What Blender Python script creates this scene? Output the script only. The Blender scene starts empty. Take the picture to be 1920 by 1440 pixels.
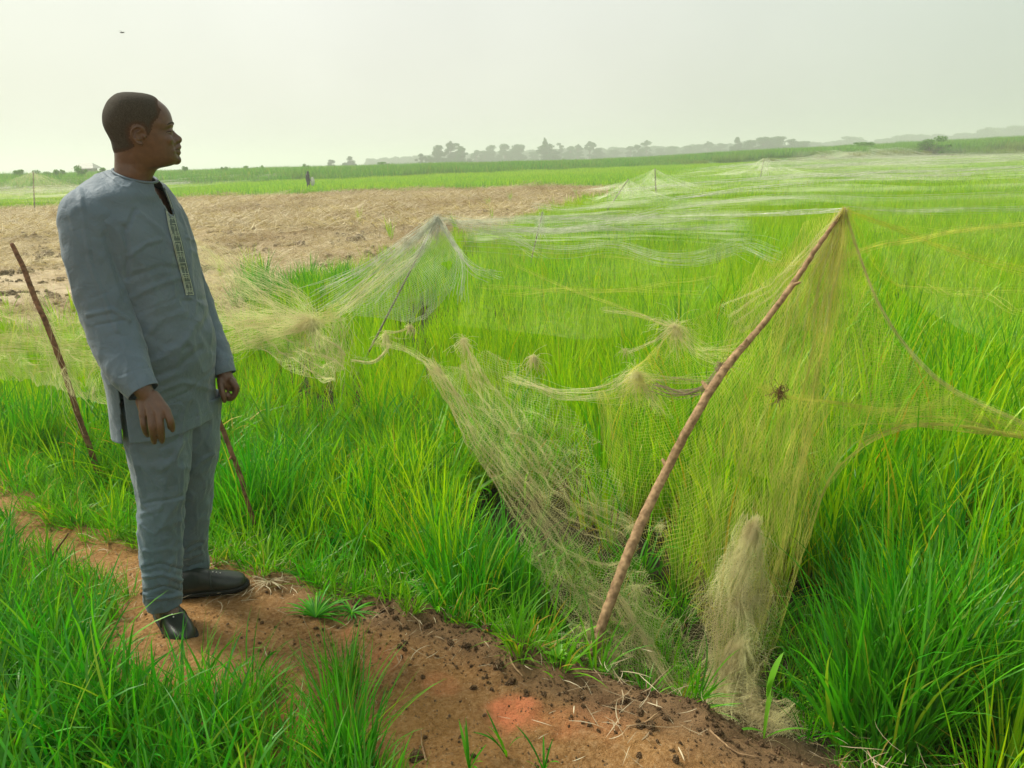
import bpy, bmesh, math, random
import numpy as np
from mathutils import Vector, Matrix, Quaternion, noise as mnoise
R = math.radians
random.seed(11)
rng = np.random.default_rng(7)
scene = bpy.context.scene
C = scene.collection

# ------------------------------------------------------------------ camera
PITCH, ROLL, FPX, EYE = R(16.05), math.atan(0.027), 1442.0, 1.6
FW = np.array([0, math.cos(PITCH), -math.sin(PITCH)])
R0 = np.array([1.0, 0, 0]); U0 = np.array([0, math.sin(PITCH), math.cos(PITCH)])
CR = math.cos(ROLL) * R0 - math.sin(ROLL) * U0
CU = math.sin(ROLL) * R0 + math.cos(ROLL) * U0
CAMP = np.array([0, 0, EYE])
cam_data = bpy.data.cameras.new('camera')
cam_data.sensor_width = 36.0
cam_data.lens = 36.0 * FPX / 1920.0
cam_data.clip_start = 0.05
cam_data.clip_end = 9000.0
cam = bpy.data.objects.new('camera', cam_data)
C.objects.link(cam)
cam.matrix_world = Matrix(((CR[0], CU[0], -FW[0], 0), (CR[1], CU[1], -FW[1], 0), (CR[2], CU[2], -FW[2], EYE), (0, 0, 0, 1)))
scene.camera = cam

def ray(px, py):
    return FW + CR * (px - 960) / FPX + CU * (720 - py) / FPX
def at_z(px, py, z):
    d = ray(px, py); t = (z - EYE) / d[2]
    return CAMP + d * t
def at_y(px, py, Y):
    d = ray(px, py); return CAMP + d * (Y / d[1])
def proj(P):
    P = np.asarray(P, float) - CAMP
    w = P @ FW
    return 960 + FPX * (P @ CR) / w, 720 - FPX * (P @ CU) / w

# ------------------------------------------------------------------ sky and sun
scene.render.engine = 'CYCLES'
scene.view_settings.view_transform = 'Standard'
scene.view_settings.look = 'None'
scene.view_settings.exposure = EXPOSURE = 1.1
scene.view_settings.gamma = 1.0
scene.cycles.max_bounces = 6
scene.cycles.diffuse_bounces = 3
scene.cycles.glossy_bounces = 2
scene.cycles.transmission_bounces = 3
scene.cycles.transparent_max_bounces = 24
scene.cycles.volume_bounces = 1
scene.cycles.use_denoising = True
SUN_EL, SUN_AZ = R(50), R(-62)          # sun high behind thin cloud, to the left ahead
world = bpy.data.worlds.new('World')
scene.world = world
world.use_nodes = True
nt = world.node_tree; nt.nodes.clear()
def N(nt, t, **kw):
    n = nt.nodes.new(t)
    for k, v in kw.items(): setattr(n, k, v)
    return n
sky = N(nt, 'ShaderNodeTexSky', sky_type='NISHITA', sun_disc=False, sun_elevation=SUN_EL, sun_rotation=SUN_AZ,
        air_density=1.5, dust_density=6.0, ozone_density=1.0)
tc = N(nt, 'ShaderNodeTexCoord')
sepx = N(nt, 'ShaderNodeSeparateXYZ')
nt.links.new(tc.outputs['Generated'], sepx.inputs[0])
# thin overcast: brighter and yellower towards the veiled sun, greener away from it
side = N(nt, 'ShaderNodeMapRange'); side.inputs[1].default_value = -0.55; side.inputs[2].default_value = 0.6
nt.links.new(sepx.outputs['X'], side.inputs[0])
ramp = N(nt, 'ShaderNodeValToRGB')
cr = ramp.color_ramp
cr.elements[0].position = 0.0; cr.elements[0].color = (0.73, 0.765, 0.68, 1)
cr.elements[1].position = 1.0; cr.elements[1].color = (0.54, 0.61, 0.53, 1)
e = cr.elements.new(0.3); e.color = (0.715, 0.725, 0.675, 1)
e = cr.elements.new(0.6); e.color = (0.66, 0.675, 0.62, 1)
nt.links.new(side.outputs[0], ramp.inputs[0])
cl = N(nt, 'ShaderNodeTexNoise'); cl.inputs['Scale'].default_value = 1.6; cl.inputs['Detail'].default_value = 4
clr = N(nt, 'ShaderNodeMapRange'); clr.inputs[1].default_value = 0.36; clr.inputs[2].default_value = 0.64
clr.inputs[3].default_value = 4.8; clr.inputs[4].default_value = 6.1
nt.links.new(tc.outputs['Generated'], cl.inputs['Vector'])
nt.links.new(cl.outputs[0], clr.inputs[0])
mul = N(nt, 'ShaderNodeVectorMath', operation='SCALE')
nt.links.new(ramp.outputs[0], mul.inputs[0]); nt.links.new(clr.outputs[0], mul.inputs['Scale'])
mix = N(nt, 'ShaderNodeMix', data_type='RGBA'); mix.inputs[0].default_value = 0.88
nt.links.new(sky.outputs[0], mix.inputs[6]); nt.links.new(mul.outputs[0], mix.inputs[7])
bg = N(nt, 'ShaderNodeBackground'); bg.inputs[1].default_value = 0.1
wo = N(nt, 'ShaderNodeOutputWorld')
nt.links.new(mix.outputs[2], bg.inputs[0]); nt.links.new(bg.outputs[0], wo.inputs[0])
sun_d = bpy.data.lights.new('sun', 'SUN')
sun_d.energy = 2.3; sun_d.angle = R(18); sun_d.color = (1.0, 0.95, 0.84)
sun = bpy.data.objects.new('sun', sun_d); C.objects.link(sun)
sdir = Vector((math.sin(SUN_AZ) * math.cos(SUN_EL), math.cos(SUN_AZ) * math.cos(SUN_EL), math.sin(SUN_EL)))
sun.rotation_euler = sdir.to_track_quat('Z', 'Y').to_euler()

# ------------------------------------------------------------------ helpers
def tag(o, label=None, cat=None, group=None, kind=None):
    if label: o['label'] = label
    if cat: o['category'] = cat
    if group: o['group'] = group
    if kind: o['kind'] = kind
    return o
def link_mesh(name, verts, faces, mat=None, parent=None, smooth=True, link=True):
    me = bpy.data.meshes.new(name)
    verts = np.asarray(verts, np.float32)
    if isinstance(faces, np.ndarray):
        nf, k = faces.shape
        me.vertices.add(len(verts)); me.vertices.foreach_set('co', verts.ravel())
        me.loops.add(nf * k); me.loops.foreach_set('vertex_index', faces.astype(np.int32).ravel())
        me.polygons.add(nf); me.polygons.foreach_set('loop_start', np.arange(0, nf * k, k, dtype=np.int32))
        me.update(calc_edges=True)
    else:
        me.from_pydata(verts.tolist(), [], [tuple(int(i) for i in f) for f in faces])
    if smooth: me.polygons.foreach_set('use_smooth', np.ones(len(me.polygons), bool))
    if mat: me.materials.append(mat)
    me.validate()
    o = bpy.data.objects.new(name, me)
    if link: C.objects.link(o)
    if parent is not None:
        o.parent = parent
        o.matrix_parent_inverse = parent.matrix_world.inverted() if False else Matrix()
    return o
def set_attr(o, name, vals, typ='FLOAT', dom='POINT'):
    a = o.data.attributes.new(name, typ, dom)
    if typ == 'FLOAT': a.data.foreach_set('value', np.asarray(vals, np.float32))
    elif typ == 'FLOAT_VECTOR': a.data.foreach_set('vector', np.asarray(vals, np.float32).ravel())
    elif typ == 'FLOAT2': a.data.foreach_set('vector', np.asarray(vals, np.float32).ravel())
    elif typ == 'INT': a.data.foreach_set('value', np.asarray(vals, np.int32))
def empty(name, loc=(0, 0, 0)):
    o = bpy.data.objects.new(name, None); C.objects.link(o); o.location = loc
    o.empty_display_size = 0.1
    return o
def smooth01(a, b, x):
    t = np.clip((x - a) / (b - a), 0, 1); return t * t * (3 - 2 * t)
# cheap value noise on arrays
_perm = np.random.default_rng(3).random((256, 256))
def vn(x, y):
    xi = np.floor(x).astype(int); yi = np.floor(y).astype(int)
    fx = x - xi; fy = y - yi
    fx = fx * fx * (3 - 2 * fx); fy = fy * fy * (3 - 2 * fy)
    g = lambda a, b: _perm[a % 256, b % 256]
    return (g(xi, yi) * (1 - fx) + g(xi + 1, yi) * fx) * (1 - fy) + (g(xi, yi + 1) * (1 - fx) + g(xi + 1, yi + 1) * fx) * fy
def fbm(x, y, o=4):
    s = 0; a = 0.5; t = 0
    for i in range(o):
        s = s + a * vn(x * 2 ** i + 17.3 * i, y * 2 ** i + 9.1 * i); t += a; a *= 0.5
    return s / t - 0.5

def mat_new(name):
    m = bpy.data.materials.new(name); m.use_nodes = True
    t = m.node_tree; t.nodes.clear()
    out = N(t, 'ShaderNodeOutputMaterial')
    return m, t, out
def simple_mat(name, col, rough=0.7, var=0.25, scale=20.0, bump=0.0, spec=0.3, col2=None, detail=5):
    m, t, out = mat_new(name)
    p = N(t, 'ShaderNodeBsdfPrincipled')
    p.inputs['Roughness'].default_value = rough
    p.inputs['Specular IOR Level'].default_value = spec
    tc = N(t, 'ShaderNodeTexCoord'); no = N(t, 'ShaderNodeTexNoise')
    no.inputs['Scale'].default_value = scale; no.inputs['Detail'].default_value = detail
    t.links.new(tc.outputs['Object'], no.inputs['Vector'])
    r = N(t, 'ShaderNodeValToRGB')
    c2 = col2 or tuple(c * (1 + var) for c in col)
    c1 = tuple(c * (1 - var) for c in col)
    r.color_ramp.elements[0].color = (*c1, 1); r.color_ramp.elements[0].position = 0.3
    r.color_ramp.elements[1].color = (*c2, 1); r.color_ramp.elements[1].position = 0.7
    t.links.new(no.outputs[0], r.inputs[0]); t.links.new(r.outputs[0], p.inputs['Base Color'])
    if bump:
        b = N(t, 'ShaderNodeBump'); b.inputs['Strength'].default_value = 1.0; b.inputs['Distance'].default_value = bump
        t.links.new(no.outputs[0], b.inputs['Height']); t.links.new(b.outputs[0], p.inputs['Normal'])
    t.links.new(p.outputs[0], out.inputs[0])
    return m

# ------------------------------------------------------------------ ground shape
BUND_TOP_PX = [(-700, 760), (-250, 830), (0, 892), (130, 985), (380, 1062), (600, 1092), (850, 1160), (1000, 1235), (1290, 1345), (1500, 1440), (1700, 1530), (2200, 1750)]
BUND_LOW_PX = [(-700, 900), (-250, 960), (0, 1010), (150, 1080), (290, 1165), (440, 1240), (550, 1310), (580, 1390), (700, 1445), (800, 1500), (950, 1600), (1300, 1900)]
BT = np.array([at_z(a, b, 0.0)[:2] for a, b in BUND_TOP_PX])
BL = np.array([at_z(a, b, 0.0)[:2] for a, b in BUND_LOW_PX])
def edge_y(line, x):
    o = np.argsort(line[:, 0]); return np.interp(x, line[o, 0], line[o, 1])
def bund_sd(x, y):
    """>0 beyond the far edge, <0 in front of near edge; returns (beyond, before)"""
    return y - edge_y(BT, x), edge_y(BL, x) - y
ST_FAR = np.array([at_z(a, b, -0.15)[:2] for a, b in [(-400, 404), (0, 396), (330, 376), (800, 357), (1110, 353), (1160, 352)]])
ST_NEAR = np.array([at_z(a, b, 0.12)[:2] for a, b in [(-400, 610), (0, 588), (130, 576), (400, 562), (500, 552), (590, 508), (700, 478), (800, 445), (960, 412), (1090, 382), (1125, 362), (1160, 352)]])
def inside_poly(x, y, poly):
    x = np.asarray(x); r = np.zeros(x.shape, bool); n = len(poly)
    for i in range(n):
        x0, y0 = poly[i]; x1, y1 = poly[(i + 1) % n]
        c = ((y0 > y) != (y1 > y))
        xx = (x1 - x0) * (y - y0) / ((y1 - y0) if y1 != y0 else 1e-9) + x0
        r ^= c & (x < xx)
    return r
ST_POLY = np.vstack([ST_NEAR, ST_FAR[::-1]])
def seg_dist(x, y, poly, closed=True):
    d = np.full(np.shape(x), 1e9)
    n = len(poly)
    for i in range(n if closed else n - 1):
        x0, y0 = poly[i]; x1, y1 = poly[(i + 1) % n]
        vx, vy = x1 - x0, y1 - y0; L = vx * vx + vy * vy + 1e-12
        t = np.clip(((x - x0) * vx + (y - y0) * vy) / L, 0, 1)
        d = np.minimum(d, np.hypot(x - x0 - t * vx, y - y0 - t * vy))
    return d
def straw_sd(x, y):
    d = seg_dist(x, y, ST_POLY); i = inside_poly(x, y, ST_POLY)
    return np.where(i, d, -d) + 0.6 * fbm(x * 0.8, y * 0.8, 3) * smooth01(5, 20, y)
REED_PX = np.array([-80.0, -40, -15, 5, 30, 60, 110]); REED_Y = np.array([62.0, 68, 78, 92, 102, 108, 112])
def reed_front(x): return np.interp(x, REED_PX, REED_Y)
def ground_z(x, y):
    x = np.asarray(x, float); y = np.asarray(y, float)
    b, f = bund_sd(x, y)
    w = smooth01(0.0, 0.45, b + 0.12 * fbm(x * 4, y * 4, 2))
    z = -0.27 * w - 0.10 * smooth01(0.0, 0.6, f)
    near = 1 - smooth01(4, 9, np.hypot(x, y))
    onb = (1 - w) * (1 - smooth01(0, .6, f)) * near
    z = z + onb * (0.06 * fbm(x * 2.3, y * 2.3, 3) * 2 + 0.050 * fbm(x * 9, y * 9, 4) + .022 * fbm(x * 30, y * 30, 3))
    z = z + near * 0.02 * fbm(x * 7, y * 7, 3)
    z = z - onb * .016 * (1 - smooth01(0, .028, np.abs(fbm(x * 4.2 + 5, y * 4.2, 3)))) * smooth01(-.05, .12, fbm(x * 1.7, y * 1.7 + 9, 2))
    s = smooth01(0, 1.5, straw_sd(x, y))
    z = z + s * (0.08 + 0.12 * fbm(x * 1.3, y * 1.3, 3) + .16 * fbm(x * 4.5, y * 4.5, 3))
    z = z + 0.55 * smooth01(45, 115, y)
    rf = reed_front(x) + 4 * fbm(x * 0.05, y * 0 + 3, 2)
    bank = smooth01(0, 7, y - rf)
    z = z + bank * (0.35 + 0.75 * smooth01(12, 45, x) + 0.6 * smooth01(45, 85, x) + 0.3 * fbm(x * .06, y * .06, 2))
    return z
# ------------------------------------------------------------------ ground sheet
def axis(lo, hi, s, n):
    a, b = math.asinh(lo / s), math.asinh(hi / s)
    return s * np.sinh(np.linspace(a, b, n))
gx = axis(-3000, 3000, 0.55, 560) - 0.2
gy = axis(-60, 3000, 0.55, 500) + 2.1
GX, GY = np.meshgrid(gx, gy)
gz = ground_z(GX.ravel(), GY.ravel())
nx, ny = len(gx), len(gy)
ii = (np.arange(ny - 1)[:, None] * nx + np.arange(nx - 1)[None, :]).ravel()
gf = np.stack([ii, ii + 1, ii + 1 + nx, ii + nx], 1)
gv = np.stack([GX.ravel(), GY.ravel(), gz], 1)

def ground_material():
    m, t, out = mat_new('soil_and_mud')
    L = t.links.new
    p = N(t, 'ShaderNodeBsdfPrincipled'); p.inputs['Roughness'].default_value = 0.9
    p.inputs['Specular IOR Level'].default_value = 0.15
    geo = N(t, 'ShaderNodeNewGeometry')
    def noise(sc, det=6, rough=0.6):
        n = N(t, 'ShaderNodeTexNoise'); n.inputs['Scale'].default_value = sc; n.inputs['Detail'].default_value = det
        n.inputs['Roughness'].default_value = rough
        L(geo.outputs['Position'], n.inputs['Vector']); return n.outputs[0]
    def ramp(src, stops):
        r = N(t, 'ShaderNodeValToRGB'); el = r.color_ramp.elements
        el[0].position, el[0].color = stops[0][0], (*stops[0][1], 1)
        el[1].position, el[1].color = stops[-1][0], (*stops[-1][1], 1)
        for s, c in stops[1:-1]:
            q = el.new(s); q.color = (*c, 1)
        L(src, r.inputs[0]); return r.outputs[0]
    def mixc(f, a, b):
        x = N(t, 'ShaderNodeMix', data_type='RGBA')
        if isinstance(f, float): x.inputs[0].default_value = f
        else: L(f, x.inputs[0])
        L(a, x.inputs[6]); L(b, x.inputs[7]); return x.outputs[2]
    def attr(n):
        a = N(t, 'ShaderNodeAttribute'); a.attribute_name = n; return a.outputs['Fac']
    # clay of the bund: brown with ochre and red-orange patches, pale grit
    soil = ramp(noise(5, 8, .7), [(.3, (.22, .10, .03)), (.44, (.40, .195, .06)), (.58, (.54, .28, .09)), (.75, (.64, .40, .17))])
    fine = ramp(noise(60, 6, .7), [(.33, (.08, .045, .02)), (.48, (.36, .20, .08)), (.70, (.66, .45, .24))])
    soil = mixc(0.55, soil, fine)
    och = ramp(noise(2.0, 5, .6), [(.46, (0, 0, 0)), (.62, (1, 1, 1))])
    ochf = N(t, 'ShaderNodeMath', operation='MULTIPLY'); L(och, ochf.inputs[0]); ochf.inputs[1].default_value = 0.45
    oc = N(t, 'ShaderNodeRGB'); oc.outputs[0].default_value = (.42, .22, .06, 1)
    soil = mixc(ochf.outputs[0], soil, oc.outputs[0])
    red = N(t, 'ShaderNodeRGB'); red.outputs[0].default_value = (.88, .30, .13, 1)
    rf = N(t, 'ShaderNodeMath', operation='MULTIPLY'); L(attr('red'), rf.inputs[0]); L(noise(18, 5, .7), rf.inputs[1])
    rf2 = N(t, 'ShaderNodeMath', operation='MULTIPLY'); L(rf.outputs[0], rf2.inputs[0]); rf2.inputs[1].default_value = 1.9; rf2.use_clamp = True
    soil = mixc(rf2.outputs[0], soil, red.outputs[0])
    vor = N(t, 'ShaderNodeTexVoronoi'); vor.inputs['Scale'].default_value = 75; L(geo.outputs['Position'], vor.inputs['Vector'])
    grit = ramp(vor.outputs['Distance'], [(.10, (1, 1, 1)), (.17, (0, 0, 0))])
    gsel = ramp(noise(33, 2), [(.55, (0, 0, 0)), (.6, (1, 1, 1))])
    gm = N(t, 'ShaderNodeMath', operation='MULTIPLY'); L(grit, gm.inputs[0]); L(gsel, gm.inputs[1])
    gc = N(t, 'ShaderNodeRGB'); gc.outputs[0].default_value = (.62, .45, .27, 1)
    soil = mixc(gm.outputs[0], soil, gc.outputs[0])
    mud = ramp(noise(9, 7, .7), [(.3, (.018, .016, .008)), (.55, (.045, .04, .018)), (.75, (.09, .07, .035))])
    straw = ramp(noise(3.2, 8, .75), [(.32, (.19, .14, .085)), (.45, (.46, .36, .22)), (.68, (.66, .55, .36))])
    far = ramp(noise(.06, 6, .7), [(.3, (.05, .13, .015)), (.7, (.11, .21, .03))])
    dark = ramp(noise(7, 6, .7), [(.3, (.10, .065, .035)), (.7, (.32, .20, .10))])
    col = mixc(attr('soil'), mud, soil)
    col = mixc(attr('clod'), col, dark)
    col = mixc(attr('straw'), col, straw)
    col = mixc(attr('far'), col, far)
    L(col, p.inputs['Base Color'])
    b = N(t, 'ShaderNodeBump'); b.inputs['Distance'].default_value = 0.028; b.inputs['Strength'].default_value = 1.0
    n1 = noise(38, 8, .75); L(n1, b.inputs['Height'])
    b2 = N(t, 'ShaderNodeBump'); b2.inputs['Distance'].default_value = 0.05; b2.inputs['Strength'].default_value = 0.9
    L(noise(6, 6, .7), b2.inputs['Height']); L(b2.outputs[0], b.inputs['Normal'])
    L(b.outputs[0], p.inputs['Normal'])
    L(p.outputs[0], out.inputs[0])
    return m
ground = link_mesh('ground', gv, gf, ground_material())
tag(ground, kind='structure')
gX, gY = GX.ravel(), GY.ravel()
bb, ff = bund_sd(gX, gY)
soilm = 1 - smooth01(-0.05, 0.35, bb + 0.15 * fbm(gX * 5, gY * 5, 2))
clodm = smooth01(-0.28, -0.05, bb + 0.16 * fbm(gX * 6, gY * 6, 3)) * (1 - smooth01(.35, .6, bb)) * smooth01(-1.4, -.5, gX)
def patch(px, py, r, z=0.0):
    c = at_z(px, py, z); d = np.hypot(gX - c[0], (gY - c[1]) * 1.0)
    return 1 - smooth01(r * .45, r * 1.15, d + .06 * fbm(gX * 14, gY * 14, 2))
red = np.maximum.reduce([patch(965, 1335, .085), .55 * patch(555, 1365, .09), .30 * patch(710, 1240, .10), .28 * patch(830, 1280, .07),
                         .25 * patch(1130, 1345, .12), .3 * patch(1060, 1350, .08), .25 * patch(660, 1180, .05)])
set_attr(ground, 'soil', soilm); set_attr(ground, 'clod', clodm * .85); set_attr(ground, 'red', red)
set_attr(ground, 'straw', smooth01(-.2, .5, straw_sd(gX, gY)))
set_attr(ground, 'far', smooth01(20, 60, gY) * (1 - smooth01(-.2, .5, straw_sd(gX, gY))))

# ------------------------------------------------------------------ blades and scatter
def blades(n, spread, h, w, th0, th1, segs=6, droop=2.0, base=None, seed=0, rndlo=0.0, rndhi=1.0, flat=0.0):
    g = np.random.default_rng(seed)
    if base is None:
        if spread[0] == 'disc':
            r = spread[1] * np.sqrt(g.random(n)); a = g.random(n) * 2 * np.pi
            bx, by = r * np.cos(a), r * np.sin(a); az = a + g.normal(0, .7, n)
        else:
            bx = (g.random(n) - .5) * spread[1]; by = (g.random(n) - .5) * spread[1]; az = g.random(n) * 2 * np.pi
    H = g.uniform(h[0], h[1], n); W = g.uniform(w[0], w[1], n)
    T0 = g.uniform(th0[0], th0[1], n); T1 = g.uniform(th1[0], th1[1], n) * (0.35 + 0.65 * g.random(n))
    s = np.linspace(0, 1, segs + 1)
    th = T0[:, None] + T1[:, None] * s[None, :] ** droop
    ds = H[:, None] / segs
    hz = np.concatenate([np.zeros((n, 1)), np.cumsum(np.sin((th[:, 1:] + th[:, :-1]) / 2) * ds, 1)], 1)
    vz = np.concatenate([np.zeros((n, 1)), np.cumsum(np.cos((th[:, 1:] + th[:, :-1]) / 2) * ds, 1)], 1)
    azs = az[:, None] + g.normal(0, .25, n)[:, None] * s[None, :]
    cx = bx[:, None] + hz * np.cos(azs); cy = by[:, None] + hz * np.sin(azs)
    cz = np.maximum(vz, 0.004 * g.random(n)[:, None]) + flat * g.random(n)[:, None]
    tw = az[:, None] + np.pi / 2 + g.normal(0, .5, n)[:, None] + g.normal(0, .7, n)[:, None] * s[None, :]
    wp = np.minimum(1, .45 + 2.5 * s) * (1 - s ** 2.6) ** .9 + .02
    hw = W[:, None] * wp[None, :] / 2
    dx, dy = np.cos(tw) * hw, np.sin(tw) * hw
    A = np.stack([cx - dx, cy - dy, cz], -1); B = np.stack([cx + dx, cy + dy, cz + hw * .5], -1)
    V = np.stack([A, B], 2).reshape(n, (segs + 1) * 2, 3)
    k = np.arange(segs) * 2
    f1 = np.stack([k, k + 1, k + 3, k + 2], 1)
    F = (f1[None] + (np.arange(n) * (segs + 1) * 2)[:, None, None]).reshape(-1, 4)
    tt = np.repeat(s, 2)[None].repeat(n, 0).ravel()
    rr = np.repeat(g.uniform(rndlo, rndhi, n), (segs + 1) * 2)
    return V.reshape(-1, 3), F, tt, rr
def join_geo(parts):
    V = []; F = []; T = []; Rr = []; o = 0
    for v, f, t, r in parts:
        V.append(v); F.append(f + o); T.append(t); Rr.append(r); o += len(v)
    return np.vstack(V), np.vstack(F), np.concatenate(T), np.concatenate(Rr)
def blade_obj(name, parts, mat, link=False):
    v, f, t, r = join_geo(parts)
    o = link_mesh(name, v, f, mat, link=link)
    set_attr(o, 'along', t); set_attr(o, 'pick', r)
    return o

def leaf_mat(name, stops, base_dark=0.45, transl=0.42, tintcol=(.46, .58, .005), tintamt=.5, rough=.42, gloss=.022):
    m, t, out = mat_new(name); L = t.links.new
    ra = N(t, 'ShaderNodeAttribute'); ra.attribute_name = 'pick'
    r = N(t, 'ShaderNodeValToRGB'); el = r.color_ramp.elements
    el[0].position, el[0].color = stops[0][0], (*stops[0][1], 1)
    el[1].position, el[1].color = stops[-1][0], (*stops[-1][1], 1)
    for s, c in stops[1:-1]:
        q = el.new(s); q.color = (*c, 1)
    L(ra.outputs['Fac'], r.inputs[0])
    ti = N(t, 'ShaderNodeAttribute'); ti.attribute_name = 'tint'; ti.attribute_type = 'INSTANCER'
    mx = N(t, 'ShaderNodeMix', data_type='RGBA'); mx.inputs[7].default_value = (*tintcol, 1)
    mm = N(t, 'ShaderNodeMath', operation='MULTIPLY'); mm.inputs[1].default_value = tintamt; mm.use_clamp = True
    L(ti.outputs['Fac'], mm.inputs[0]); L(mm.outputs[0], mx.inputs[0]); L(r.outputs[0], mx.inputs[6])
    # foot of the blade blends towards a dull dark olive
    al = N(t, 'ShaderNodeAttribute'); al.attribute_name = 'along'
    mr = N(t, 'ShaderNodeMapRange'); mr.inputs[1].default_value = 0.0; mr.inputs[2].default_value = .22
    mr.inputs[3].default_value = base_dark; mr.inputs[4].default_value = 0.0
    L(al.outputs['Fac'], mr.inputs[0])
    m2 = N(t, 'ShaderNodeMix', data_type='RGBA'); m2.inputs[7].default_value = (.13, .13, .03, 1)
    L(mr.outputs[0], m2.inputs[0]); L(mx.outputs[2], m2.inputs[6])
    d = N(t, 'ShaderNodeBsdfDiffuse'); L(m2.outputs[2], d.inputs[0])
    tr = N(t, 'ShaderNodeBsdfTranslucent')
    br = N(t, 'ShaderNodeMix', data_type='RGBA', blend_type='MULTIPLY'); br.inputs[0].default_value = 1
    br.inputs[7].default_value = (1.25, 1.25, .6, 1); L(m2.outputs[2], br.inputs[6]); L(br.outputs[2], tr.inputs[0])
    ms = N(t, 'ShaderNodeMixShader'); ms.inputs[0].default_value = transl
    L(d.outputs[0], ms.inputs[1]); L(tr.outputs[0], ms.inputs[2])
    gl = N(t, 'ShaderNodeBsdfGlossy'); gl.inputs['Roughness'].default_value = rough; gl.inputs[0].default_value = (.9, .95, .8, 1)
    m3 = N(t, 'ShaderNodeMixShader'); m3.inputs[0].default_value = gloss
    L(ms.outputs[0], m3.inputs[1]); L(gl.outputs[0], m3.inputs[2])
    L(m3.outputs[0], out.inputs[0])
    return m
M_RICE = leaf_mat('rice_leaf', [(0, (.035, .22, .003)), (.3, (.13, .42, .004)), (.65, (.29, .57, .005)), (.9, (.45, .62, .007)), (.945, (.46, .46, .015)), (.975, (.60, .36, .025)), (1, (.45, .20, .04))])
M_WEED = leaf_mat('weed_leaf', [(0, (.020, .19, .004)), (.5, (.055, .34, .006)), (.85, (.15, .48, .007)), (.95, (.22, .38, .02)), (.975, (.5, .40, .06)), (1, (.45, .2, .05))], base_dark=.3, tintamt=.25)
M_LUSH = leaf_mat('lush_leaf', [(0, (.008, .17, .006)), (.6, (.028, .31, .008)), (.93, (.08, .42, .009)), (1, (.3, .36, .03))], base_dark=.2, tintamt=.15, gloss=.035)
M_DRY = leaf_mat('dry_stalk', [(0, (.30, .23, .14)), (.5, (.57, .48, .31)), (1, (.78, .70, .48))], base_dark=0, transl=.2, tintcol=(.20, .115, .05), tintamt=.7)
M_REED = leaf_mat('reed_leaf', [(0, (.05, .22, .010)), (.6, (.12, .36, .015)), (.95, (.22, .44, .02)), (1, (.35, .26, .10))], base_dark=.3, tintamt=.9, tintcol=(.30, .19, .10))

def variant_set(name, objs):
    col = bpy.data.collections.new(name)
    for o in objs: col.objects.link(o)
    return col
def scatter(name, P, col, nvar, smin=.8, smax=1.2, tilt=.08, tint=None, scale=None, group=None, rotz=None, seed=0):
    g = np.random.default_rng(seed + 5)
    P = np.asarray(P); n = len(P)
    me = bpy.data.meshes.new(name); me.vertices.add(n); me.vertices.foreach_set('co', P.astype(np.float32).ravel()); me.update()
    o = bpy.data.objects.new(name, me); C.objects.link(o)
    rot = np.stack([g.normal(0, tilt, n), g.normal(0, tilt, n), g.random(n) * 2 * np.pi if rotz is None else rotz], 1)
    set_attr(o, 'rot', rot, 'FLOAT_VECTOR')
    set_attr(o, 'scl', g.uniform(smin, smax, n) if scale is None else scale)
    set_attr(o, 'tint', g.random(n) if tint is None else tint)
    set_attr(o, 'idx', g.integers(0, nvar, n), 'INT')
    ng = bpy.data.node_groups.new(name + '_scatter', 'GeometryNodeTree')
    ng.interface.new_socket('Geometry', in_out='INPUT', socket_type='NodeSocketGeometry')
    ng.interface.new_socket('Geometry', in_out='OUTPUT', socket_type='NodeSocketGeometry')
    gi = N(ng, 'NodeGroupInput'); go = N(ng, 'NodeGroupOutput')
    ip = N(ng, 'GeometryNodeInstanceOnPoints'); ci = N(ng, 'GeometryNodeCollectionInfo')
    ci.inputs['Collection'].default_value = col; ci.inputs['Separate Children'].default_value = True
    ci.inputs['Reset Children'].default_value = True
    ip.inputs['Pick Instance'].default_value = True
    def at(nm, ty):
        a = N(ng, 'GeometryNodeInputNamedAttribute', data_type=ty); a.inputs['Name'].default_value = nm
        return a.outputs[0]
    L = ng.links.new
    L(gi.outputs[0], ip.inputs['Points']); L(ci.outputs[0], ip.inputs['Instance'])
    L(at('idx', 'INT'), ip.inputs['Instance Index']); L(at('rot', 'FLOAT_VECTOR'), ip.inputs['Rotation'])
    L(at('scl', 'FLOAT'), ip.inputs['Scale']); L(ip.outputs[0], go.inputs[0])
    md = o.modifiers.new('scatter', 'NODES'); md.node_group = ng
    tag(o, kind='stuff')
    return o
def in_view(x, y, margin=8.0, pad=.6):
    return np.abs(x) < (y + 0.5) * math.tan(R(34 + margin)) + pad
def grid_pts(x0, x1, y0, y1, s, jit=.45, seed=0):
    g = np.random.default_rng(seed)
    X, Y = np.meshgrid(np.arange(x0, x1, s), np.arange(y0, y1, s))
    X = X.ravel() + g.uniform(-jit, jit, X.size) * s; Y = Y.ravel() + g.uniform(-jit, jit, Y.size) * s
    return X, Y
D = math.radians
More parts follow.
